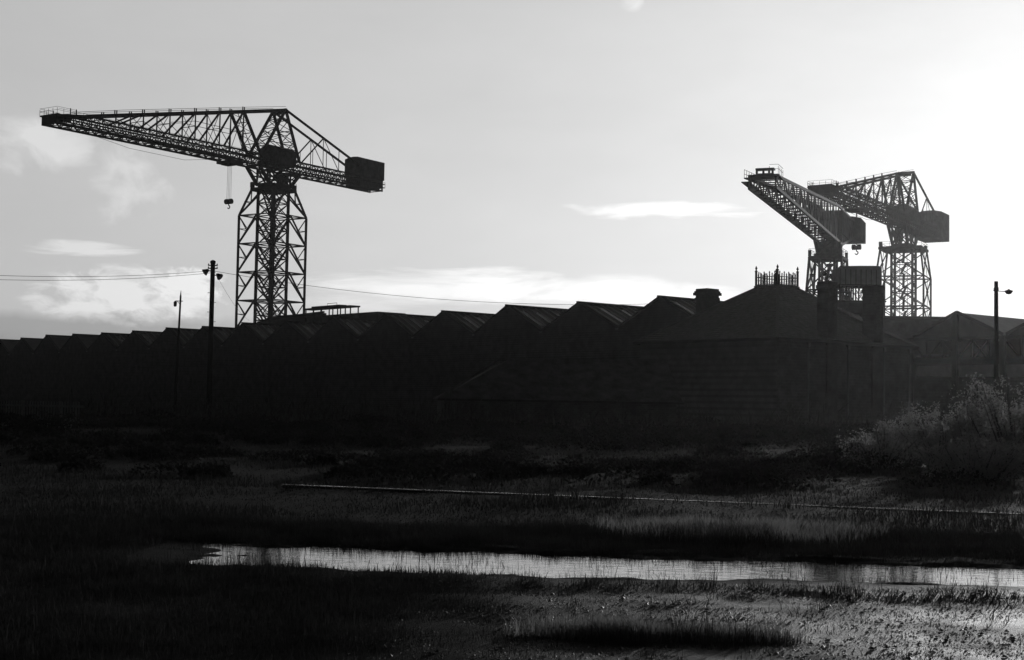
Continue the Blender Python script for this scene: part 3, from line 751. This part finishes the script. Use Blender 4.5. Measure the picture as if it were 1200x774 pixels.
ys = [-60, -30, -10, 0, 4]+list(np.arange(6, 20, .055))+list(np.arange(20, 40, .5))+[45, 50, 60, 80, 120, 200, 400, 800, 1500]
xs = [-1500, -1000, -300, -100, -50, -30, -20, -14, -10]+list(np.arange(-8, 9, .07))+[10, 14, 20, 30, 50, 100, 300, 1000, 1500]
def gz2(x, y):
    if 5 < y < 45 and abs(x) < 40: return gz(x, y)
    return 0.0
v, f = sheet(xs, ys, gz2)
def ground_mat():
    m = bpy.data.materials.new('rough_ground'); m.use_nodes = True; nt = m.node_tree; b = nt.nodes['Principled BSDF']
    N, Lk = nt.nodes.new, nt.links.new
    g = N('ShaderNodeNewGeometry'); sx = N('ShaderNodeSeparateXYZ'); vm = N('ShaderNodeVectorMath'); vm.operation = 'SCALE'; vm.inputs['Scale'].default_value = 1/GK; Lk(g.outputs['Position'], vm.inputs[0]); Lk(vm.outputs[0], sx.inputs[0])
    def math_(op, a, b=None, clamp=False):
        n = N('ShaderNodeMath'); n.operation = op; n.use_clamp = clamp
        for i, q in enumerate((a, b)):
            if q is None: continue
            if isinstance(q, (int, float)): n.inputs[i].default_value = q
            else: Lk(q, n.inputs[i])
        return n.outputs[0]
    def noi(scale, det=6, vec=None, ro=.6):
        n = N('ShaderNodeTexNoise'); n.inputs['Scale'].default_value = scale; n.inputs['Detail'].default_value = det; n.inputs['Roughness'].default_value = ro; Lk(vec or g.outputs['Position'], n.inputs['Vector']); return n.outputs['Fac']
    # wet patch: to the right, in front of the puddle
    a = math_('MULTIPLY', math_('ADD', sx.outputs['X'], 0.3), .45, True)
    bq = math_('MULTIPLY', math_('SUBTRACT', 14.2, sx.outputs['Y']), .9, True)
    wet = math_('MULTIPLY', a, bq)
    wet = math_('MULTIPLY', wet, math_('MULTIPLY', math_('SUBTRACT', noi(1.1, 8), .30), 4.0, True), True)
    cr = N('ShaderNodeValToRGB'); cr.color_ramp.elements[0].position = .3; cr.color_ramp.elements[1].position = .75
    cr.color_ramp.elements[0].color = (.012,)*3+(1,); cr.color_ramp.elements[1].color = (.034,)*3+(1,)
    Lk(noi(9, 10), cr.inputs['Fac']); Lk(cr.outputs['Color'], b.inputs['Base Color'])
    rr = math_('SUBTRACT', .9, math_('MULTIPLY', wet, .32)); Lk(rr, b.inputs['Roughness'])
    Lk(math_('ADD', .010, math_('MULTIPLY', wet, .26)), b.inputs['Specular IOR Level'])
    bp = N('ShaderNodeBump'); bp.inputs['Strength'].default_value = .9; bp.inputs['Distance'].default_value = .035
    Lk(noi(60, 10, None, .85), bp.inputs['Height']); Lk(bp.outputs['Normal'], b.inputs['Normal'])
    return m
v = [(a_*GK, b_*GK, c_*GK) for a_, b_, c_ in v]
me = bpy.data.meshes.new('ground'); me.from_pydata(v, [], f); me.materials.append(ground_mat()); me.polygons.foreach_set('use_smooth', [True]*len(me.polygons))
go = bpy.data.objects.new('ground', me); col.objects.link(go); tag(go, kind='structure')
wm = bpy.data.materials.new('puddle_water'); wm.use_nodes = True; nt = wm.node_tree; b = nt.nodes['Principled BSDF']
b.inputs['Base Color'].default_value = (.02, .02, .02, 1); b.inputs['Roughness'].default_value = .05; b.inputs['IOR'].default_value = 1.5; b.inputs['Specular IOR Level'].default_value = .9
g = nt.nodes.new('ShaderNodeNewGeometry'); mp = nt.nodes.new('ShaderNodeMapping'); mp.inputs['Scale'].default_value = (1.6, 5, 1); n = nt.nodes.new('ShaderNodeTexNoise'); n.inputs['Scale'].default_value = 3; n.inputs['Detail'].default_value = 4
bp = nt.nodes.new('ShaderNodeBump'); bp.inputs['Strength'].default_value = .2; bp.inputs['Distance'].default_value = .012
nt.links.new(g.outputs['Position'], mp.inputs[0]); nt.links.new(mp.outputs[0], n.inputs['Vector']); nt.links.new(n.outputs['Fac'], bp.inputs['Height']); nt.links.new(bp.outputs[0], b.inputs['Normal'])
m = MB(); m.raw([(a_*GK, b_*GK, WL*GK) for a_, b_ in ((-6, 12.2), (14, 10.5), (14, 18), (-6, 19))], [(0, 1, 2, 3)]); tag(m.build('puddle_water', wm), kind='structure')

# ------------------------------------------------------------------ grass
def grass_mesh(name, P, H, Wd, mat_, label, k=GK):
    P, H, Wd = P*k, H*k, Wd*k
    n = len(P); th = rng.uniform(0, 2*np.pi, n); lean = rng.normal(0, .6, n)*H; la = rng.uniform(0, 2*np.pi, n)
    w = Wd; dx, dy = np.cos(th)*w/2, np.sin(th)*w/2
    lx, ly = np.cos(la)*lean, np.sin(la)*lean
    V_ = np.zeros((n, 5, 3)); X, Y, Z = P[:, 0], P[:, 1], P[:, 2]
    V_[:, 0] = np.stack([X-dx, Y-dy, Z-.02], 1); V_[:, 1] = np.stack([X+dx, Y+dy, Z-.02], 1)
    V_[:, 2] = np.stack([X+dx*.7+lx*.35, Y+dy*.7+ly*.35, Z+H*.6], 1); V_[:, 3] = np.stack([X-dx*.7+lx*.35, Y-dy*.7+ly*.35, Z+H*.6], 1)
    V_[:, 4] = np.stack([X+lx, Y+ly, Z+H], 1)
    me = bpy.data.meshes.new(name); me.vertices.add(n*5); me.vertices.foreach_set('co', V_.reshape(-1).astype(np.float32))
    idx = np.arange(n)[:, None]*5
    loops = np.concatenate([idx+0, idx+1, idx+2, idx+3, idx+3, idx+2, idx+4], 1).reshape(-1)
    me.loops.add(n*7); me.loops.foreach_set('vertex_index', loops.astype(np.int32))
    me.polygons.add(n*2)
    st = np.stack([np.arange(n)*7, np.arange(n)*7+4], 1).reshape(-1); me.polygons.foreach_set('loop_start', st.astype(np.int32))
    me.update(calc_edges=True); me.materials.append(mat_)
    o = bpy.data.objects.new(name, me); col.objects.link(o); tag(o, label, 'grass', kind='stuff'); return o
def scatter(n, y0, y1, hf, wf=lambda d: .006, pw=1.0):
    P, H, W_ = [], [], []
    tries = 0
    while len(P) < n and tries < n*6:
        tries += 1
        y = y0+(y1-y0)*random.random()**pw; x = random.uniform(-1, 1)*(.40*y+.6)
        h = hf(x, y)
        if h <= 0.005: continue
        P.append((x, y, gz2(x, y))); H.append(h*(.35+min(1.9, random.expovariate(1.9)))); W_.append(wf(y)*random.uniform(.7, 1.4))
    return np.array(P), np.array(H), np.array(W_)
def h_near(x, y):
    wd = water_d(x, y)
    c = nz(x, y, .9, 11)*.5+.5; c2 = nz(x, y, 3.1, 6)*.5+.5
    if wd > -.05:
        return (.07*random.random()+.035) if (nz(x*.55, y*3.0, 1.6, 41)+.5*nz(x, y, 6, 3) > .24 and random.random() < .3) else 0
    lip = math.exp(-((y-13.32+.11*(x-1.85))/.34)**2)*max(0, min(1, (x+2)/2.5))
    h = .15*lip*(max(0, c2-.25)**1.5*1.9+.10)*(.4+.9*c)
    t = math.exp(-(((x-1.35)/.75)**2+((y-10.5)/.30)**2)*1.0); c5 = nz(x, y, 5.0, 61)*.5+.5; h = max(h, .20*t*(.2+1.5*c5) if t*(.4+c5) > .30 and c5 > .36 else 0)
    # left: continuous low grass; right: bare wet ground
    leftness = max(0, min(1, (-x+.5+2.0*(c-.5))/1.2)); h = max(h, .07*leftness*(.35+c)*(1 if y < 15.5 else 1))
    if y > 16.4: h = max(h, .03+.11*c*min(1, (y-16.4)/1.2+.3))
    m2 = math.exp(-(((x-2.7)/1.1)**2+((y-18.3)/.5)**2)); h = max(h, .26*m2*(.2+1.3*c2)*(.5+c))
    if h < .03 and nz(x, y*1.6, 2.6, 51) > .22 and random.random() < .35: h = .05
    return h if random.random() < min(1, h*14) else 0
def h_far(x, y):
    c = nz(x, y, .35, 21)*.5+.5; c2 = nz(x, y, 1.3, 8)*.5+.5
    h = (.03+.17*max(0, c-.35)*(.3+c2)*2)*(1 if nz(x, y, .22, 81) > -.1 else .45)
    # keep the rail in sight
    d = (Vector((x, y, 0))-Vector((ra.x/GK, ra.y/GK, 0))); side = rd.x*d.y-rd.y*d.x
    if -1.0 < side < 0: h = max(.04, min(h, .07))+(.09 if c2 > .60 else 0)
    return h
P, H, W_ = scatter(170000, 8.2, 20, h_near, lambda d: .003+.00015*d, .8)
grass_mesh('grass', P, H, W_, GRASS, 'short rough grass and dark tufts round the puddle')
P, H, W_ = scatter(140000, 19, 105, h_far, lambda d: .006+.0004*d, 1.5)
grass_mesh('meadow_grass', P, H, W_, GRASS, 'dark rough meadow grass between the puddle and the buildings')
def h_scrub(x, y): return .25+.9*max(0, nz(x, y, .16, 17)+.25)*(1 if x < 20 else .6)
P, H, W_ = scatter(26000, 66, 112, h_scrub, lambda d: .10, 1.0)
P = P[:]
keep = np.array([not (x > 12 and y > 88) and ((y-130)*.648+(x-13.4)*.7615) < -4 and not (abs(x+29) < 14 and y > 60 and y < 95 and x < -22) for x, y, z in P])
grass_mesh('scrub', P[keep], H[keep], W_[keep], GRASS, 'dark scrub growing up to the foot of the workshop gables', 1.0)
BACKLIT = leaf_mat('backlit_tone_blades', .12, .5, .45)  # paler blade colour stands in for low sun shining through the grass
def h_backlit(x, y):
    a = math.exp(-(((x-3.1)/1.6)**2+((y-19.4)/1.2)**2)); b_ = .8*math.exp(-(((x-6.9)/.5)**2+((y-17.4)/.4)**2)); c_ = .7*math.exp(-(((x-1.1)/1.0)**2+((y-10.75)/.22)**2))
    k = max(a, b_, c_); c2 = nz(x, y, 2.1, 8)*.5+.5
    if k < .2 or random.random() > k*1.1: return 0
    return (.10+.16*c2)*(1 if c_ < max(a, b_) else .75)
P, H, W_ = scatter(1, 10, 11, lambda x, y: .1)
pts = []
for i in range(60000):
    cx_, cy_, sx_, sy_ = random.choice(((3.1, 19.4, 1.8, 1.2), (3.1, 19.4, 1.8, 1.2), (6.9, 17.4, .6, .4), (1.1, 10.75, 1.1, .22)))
    x, y = random.gauss(cx_, sx_*.8), random.gauss(cy_, sy_*.8); h = h_backlit(x, y)
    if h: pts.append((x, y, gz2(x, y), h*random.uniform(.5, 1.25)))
pts = np.array(pts); grass_mesh('backlit_tone_grass', pts[:, :3], pts[:, 3], np.full(len(pts), .005)*rng.uniform(.7, 1.4, len(pts)), BACKLIT, 'grass coloured paler to imitate backlight behind the puddle')
BRM = leaf_mat('bramble_leaves', .028, .7, .05)
def leaf_cloud(name, centres, nleaf, label, cat):
    C_ = np.array(centres); idx = rng.integers(0, len(C_), nleaf); c = C_[idx]
    ph = rng.uniform(0, 2*np.pi, nleaf); rr = np.sqrt(rng.uniform(0, 1, nleaf)); zz = rng.uniform(0, 1, nleaf)
    top = np.sqrt(np.clip(1-rr**2, 0, 1)); P = np.stack([c[:, 0]+c[:, 2]*rr*np.cos(ph), c[:, 1]+c[:, 2]*rr*np.sin(ph), c[:, 3]*top*(1-.5*zz**2)+rng.normal(0, .04, nleaf)+.02], 1)
    a = rng.normal(size=(nleaf, 3)); a /= np.linalg.norm(a, axis=1)[:, None]; b = np.cross(a, rng.normal(size=(nleaf, 3))); b /= np.linalg.norm(b, axis=1)[:, None]
    L_ = (rng.uniform(.02, .05, nleaf)*(.5+c[:, 1]/50))[:, None]
    Vv = np.stack([P-a*L_, P+b*L_*.55, P+a*L_, P-b*L_*.55], 1).reshape(-1).astype(np.float32)
    me = bpy.data.meshes.new(name); me.vertices.add(nleaf*4); me.vertices.foreach_set('co', Vv)
    me.loops.add(nleaf*4); me.loops.foreach_set('vertex_index', np.arange(nleaf*4, dtype=np.int32)); me.polygons.add(nleaf); me.polygons.foreach_set('loop_start', np.arange(0, nleaf*4, 4, dtype=np.int32))
    me.update(calc_edges=True); me.materials.append(BRM); o = bpy.data.objects.new(name, me); col.objects.link(o); tag(o, label, cat, kind='stuff')
cs = []
while len(cs) < 420:
    y = random.uniform(21, 70); x = random.uniform(-.42*y, .42*y)
    if nz(x, y, .11, 91) < -.05: continue
    d = Vector((x, y, 0))-Vector((ra.x, ra.y, 0)); side = rd.x*d.y-rd.y*d.x
    if -2.5 < side < 1.2 or (x > .27*y and 22 < y < 34): continue
    s_ = random.uniform(.3, 1.1)*(.5+y/60); cs.append((x, y, s_, s_*random.uniform(.25, .5)))
leaf_cloud('brambles', cs, 170000, 'low dark brambles and weeds in ragged mounds across the waste ground', 'brambles')
# ------------------------------------------------------------------ gravel on the wet patch
gm = mat('wet_stones', .04, .6, .6, 12, spec=.3)
vs, fs = [], []
for i in range(26000):
    y = random.uniform(8.3, 13.6); x = random.uniform(-1.5, .42*y)
    if nz(x, y, 1.0, 31) < -.15 or random.random() > min(1, (x+1.5)/2.5): continue
    s = random.uniform(.003, .010)*(2.6 if random.random() < .03 else 1); z = gz(x, y)+s*.2; a = random.uniform(0, 3)
    n = len(vs); ca, sa = math.cos(a)*s, math.sin(a)*s; e = random.uniform(.6, 1.4)
    vs += [(x+ca*e, y+sa*e, z), (x-sa, y+ca, z), (x-ca*e, y-sa*e, z), (x+sa, y-ca, z), (x+ca*.2, y, z+s*random.uniform(.4, .8)), (x, y, z-s)]
    fs += [(n, n+1, n+4), (n+1, n+2, n+4), (n+2, n+3, n+4), (n+3, n, n+4)]
vs = [(a_*GK, b_*GK, c_*GK) for a_, b_, c_ in vs]
me = bpy.data.meshes.new('gravel'); me.from_pydata(vs, [], fs); me.materials.append(gm); o = bpy.data.objects.new('gravel', me); col.objects.link(o); tag(o, 'wet gravel and stones scattered over the mud at lower right', 'gravel', kind='stuff')

# ------------------------------------------------------------------ bushes
def bush(px, pyb, D, wid, hgt, label, seed, nleaf=8000):
    rnd = random.Random(seed); c = at(px, 480, D)
    root = empty('bush', (c.x, D, 0), 0, label, 'bush', 'bushes on the bank at the right')
    st = MB(); lv = MB(); tips = []
    for i in range(34):
        a = rnd.uniform(0, 2*math.pi); r = wid*.5*math.sqrt(rnd.random()); hh = hgt*rnd.uniform(.5, 1.0)*(1-.35*(r/(wid*.5))**2)
        x, y = math.cos(a)*r, math.sin(a)*r
        p = [Vector((x*.25, y*.25, -.1)), Vector((x*.6, y*.6, hh*.45)), Vector((x+rnd.uniform(-.15, .15), y, hh))]
        st.tube(p, [.03, .018, .006], 5); tips.append(p)
    st.build('stems', STEM, root)
    clumps = []
    for p in tips:
        for k in range(7):
            t = rnd.uniform(.35, 1.0); q = p[0].lerp(p[1], t*2) if t < .5 else p[1].lerp(p[2], t*2-1)
            clumps.append((q+Vector((rnd.gauss(0, .12), rnd.gauss(0, .12), rnd.gauss(0, .08))), rnd.uniform(.08, .2)))
    for i in range(nleaf):
        q, s = rnd.choice(clumps); d = Vector((rnd.gauss(0, 1), rnd.gauss(0, 1), rnd.gauss(0, .8)))*s*.6; c_ = q+d
        if c_.z < .05: continue
        L_ = rnd.uniform(.03, .065); a = Vector((rnd.gauss(0, 1), rnd.gauss(0, 1), rnd.gauss(0, 1))).normalized(); b_ = a.orthogonal().normalized(); b_.rotate(Matrix.Rotation(rnd.uniform(0, 6.28), 3, a))
        lv.raw([c_-a*L_*.5, c_+b_*L_*.3, c_+a*L_*.5, c_-b_*L_*.3], [(0, 1, 2, 3)])
    lv.build('foliage', LEAF, root)
bush(1062, 0, 32, 1.9, 1.35, 'low rounded bush, leftmost of the bank by the steel shed', 1)
bush(1106, 0, 31, 1.9, 1.55, 'mid-height leafy bush left of the lamp pole', 2)
bush(1152, 0, 30, 2.0, 1.95, 'tall loose bush in front of the lamp pole', 3, 10000)
bush(1192, 0, 28, 2.1, 2.15, 'tallest bush, cut by the right edge of the picture', 4, 10000)
bush(1150, 0, 25, 2.3, .85, 'low weedy bush below the taller ones', 6)
bush(1030, 0, 29, 1.6, .95, 'small weedy bush at the left foot of the bank', 7, 3000)

# ------------------------------------------------------------------ light and sky
SUN_EL, SUN_AZ = 7.5, 25.0      # azimuth to the right of the view axis (+Y)
sd = bpy.data.lights.new('sun', 'SUN'); sd.energy = 3.0; sd.angle = R(.5); sd.color = (1, 1, 1)
so = bpy.data.objects.new('sun', sd); col.objects.link(so)
dirv = Vector((math.sin(R(SUN_AZ))*math.cos(R(SUN_EL)), math.cos(R(SUN_AZ))*math.cos(R(SUN_EL)), math.sin(R(SUN_EL))))
so.rotation_euler = dirv.to_track_quat('Z', 'Y').to_euler()
wd = bpy.data.worlds.new('World'); sc.world = wd; wd.use_nodes = True; nt = wd.node_tree
N, Lk = nt.nodes.new, nt.links.new
bg = nt.nodes['Background']
sky = N('ShaderNodeTexSky'); sky.sky_type = 'NISHITA'; sky.sun_disc = False; sky.sun_elevation = R(SUN_EL); sky.sun_rotation = R(SUN_AZ); sky.dust_density = 3.5; sky.air_density = 1.0; sky.ozone_density = 1.0
bw = N('ShaderNodeRGBToBW'); Lk(sky.outputs[0], bw.inputs[0])
tc = N('ShaderNodeTexCoord'); sep = N('ShaderNodeSeparateXYZ'); Lk(tc.outputs['Generated'], sep.inputs[0])
def mt(op, a, b=None, c=None, clamp=False):
    n = N('ShaderNodeMath'); n.operation = op; n.use_clamp = clamp
    for i, q in enumerate((a, b, c)):
        if q is None: continue
        if isinstance(q, (int, float)): n.inputs[i].default_value = q
        else: Lk(q, n.inputs[i])
    return n.outputs[0]
az = mt('MULTIPLY', mt('ARCTAN2', sep.outputs['X'], sep.outputs['Y']), 57.2958)
el = mt('MULTIPLY', mt('ARCSINE', sep.outputs['Z']), 57.2958)
def combo(x, y, z=0.0):
    n = N('ShaderNodeCombineXYZ')
    for i, q in enumerate((x, y, z)):
        if isinstance(q, (int, float)): n.inputs[i].default_value = q
        else: Lk(q, n.inputs[i])
    return n.outputs[0]
def noi(sxx, syy, scale, det, off=0.0, rough=.55, dist=0.0):
    n = N('ShaderNodeTexNoise'); n.inputs['Scale'].default_value = scale; n.inputs['Detail'].default_value = det; n.inputs['Roughness'].default_value = rough; n.inputs['Distortion'].default_value = dist
    Lk(combo(mt('MULTIPLY', az, sxx), mt('MULTIPLY', el, syy), off), n.inputs['Vector']); return n.outputs['Fac']
def blob(a0, e0, ra_, re_):
    u = mt('DIVIDE', mt('SUBTRACT', az, a0), ra_); v_ = mt('DIVIDE', mt('SUBTRACT', el, e0), re_)
    return mt('SUBTRACT', 1.0, mt('ADD', mt('MULTIPLY', u, u), mt('MULTIPLY', v_, v_)), None, True)
SKY = .10
lum = mt('MULTIPLY', bw.outputs[0], SKY)
T0, PW = .26, .27
hi = mt('MULTIPLY', T0, mt('POWER', mt('DIVIDE', mt('MAXIMUM', lum, T0), T0), PW))
base = mt('MINIMUM', mt('MAXIMUM', lum, 0.0), T0)
base = mt('ADD', base, mt('SUBTRACT', hi, T0))
# added dimming of unseen sky overhead, beside and behind, to darken the ground
upf = mt('MULTIPLY', mt('SUBTRACT', el, 19.0), 1/14.0, None, True)
sidef = mt('MULTIPLY', mt('SUBTRACT', mt('ABSOLUTE', mt('SUBTRACT', az, 8.0)), 42.0), 1/25.0, None, True)
deck = mt('MAXIMUM', upf, sidef)
base = mt('MULTIPLY', base, mt('SUBTRACT', 1.0, mt('MULTIPLY', deck, .90)))
base = mt('MULTIPLY', base, 1.85)
base = mt('DIVIDE', base, SKY)
# glow toward the sun comes from the sky model; extra dimming behind is added above
def px2ae(px, py):
    d = (M3 @ Vector((px-600, 387-py, -FPX))).normalized(); return math.degrees(math.atan2(d.x, d.y)), math.degrees(math.asin(d.z))
clouds = []
def cloud(px, py, rx, ry, amt, soft, sxx, syy, scale, off, thr=.45, det=8):
    a0, e0 = px2ae(px, py); k = 57.2958/FPX
    b_ = blob(a0, e0, rx*k, ry*k)
    n_ = noi(sxx, syy, scale, det, off, .6, .4)
    f_ = mt('MULTIPLY', mt('ADD', mt('SUBTRACT', n_, thr), mt('MULTIPLY', mt('SUBTRACT', b_, .5), .35)), soft, None, True)
    f_ = mt('MULTIPLY', mt('MULTIPLY', f_, mt('MULTIPLY', b_, 2.5, None, True)), amt)
    clouds.append(f_)
cloud(150, 348, 130, 40, .62, 5, .8, 1.7, .85, 1.3, .42)      # cumulus at lower left
cloud(215, 335, 60, 26, .7, 7, 1.0, 1.6, .8, 4.1, .42)
cloud(95, 291, 80, 11, .45, 5, .35, 2.2, .8, 2.2, .44)
cloud(45, 175, 75, 45, .45, 4, .8, 1.1, .5, 7.7, .46)
cloud(150, 215, 60, 60, .3, 4, .9, 1.0, .8, 9.7, .5)
cloud(770, 247, 160, 14, .4, 5, .35, 1.6, .8, 3.9, .47)
cloud(560, 335, 240, 26, .65, 4, .30, 1.8, .6, 6.1, .40)
cloud(740, 345, 160, 26, .5, 4, .30, 1.8, .5, 8.1, .40)
cloud(430, 352, 130, 16, .4, 4, .30, 2.0, .7, 5.5, .42)
cloud(740, 3, 18, 14, .3, 3, 1, 1, 1.0, 11.5, .38)
cloud(680, -60, 600, 60, .15, 3, .4, 1, .4, 14.5, .42)
tot = clouds[0]
for c_ in clouds[1:]: tot = mt('MAXIMUM', tot, c_)
# grey stratus bank low on the left
mott = noi(.5, 1.4, .5, 7, 30.0, .6)
mott2 = noi(.16, .5, .5, 5, 37.0, .5)
edge = mt('MULTIPLY', mt('SUBTRACT', noi(.25, .1, .8, 5, 21.0), .5), 2.0)
topel = px2ae(60, 366)[1]
low_ = mt('MULTIPLY', mt('SUBTRACT', mt('ADD', topel, edge), el), 3.0, None, True)
lfade = mt('MULTIPLY', mt('SUBTRACT', -8.5, az), .22, None, True)
dark = mt('MULTIPLY', mt('MULTIPLY', low_, lfade), .30)
val = mt('MULTIPLY', base, mt('SUBTRACT', 1.0, dark))
val = mt('MULTIPLY', val, mt('ADD', .90, mt('ADD', mt('MULTIPLY', mott, .09), mt('MULTIPLY', mott2, .11))))
val = mt('MULTIPLY', val, mt('ADD', 1.0, mt('MULTIPLY', tot, .75)))
Lk(val, bg.inputs['Color']); bg.inputs['Strength'].default_value = SKY

HAZE = True
if HAZE:
    hm = bpy.data.materials.new('haze'); hm.use_nodes = True; hn = hm.node_tree; hn.nodes.remove(hn.nodes['Principled BSDF'])
    pv = hn.nodes.new('ShaderNodeVolumePrincipled'); pv.inputs['Density'].default_value = .00007; pv.inputs['Anisotropy'].default_value = .7; pv.inputs['Color'].default_value = (.9, .9, .9, 1)
    hn.links.new(pv.outputs[0], hn.nodes['Material Output'].inputs['Volume'])
    m = MB(); m.box((0, 700, 30.5), (3200, 1700, 63)); tag(m.build('haze', hm), 'thin bright haze over the yard', 'haze', kind='stuff')

vsn = sc.view_settings; vsn.view_transform = 'Standard'; vsn.look = 'None'; vsn.exposure = 0; vsn.gamma = 1; vsn.use_curve_mapping = False
sc.render.engine = 'CYCLES'
sc.cycles.max_bounces = 4; sc.cycles.diffuse_bounces = 2; sc.cycles.volume_bounces = 0; sc.cycles.transmission_bounces = 2; sc.cycles.caustics_reflective = False; sc.cycles.caustics_refractive = False
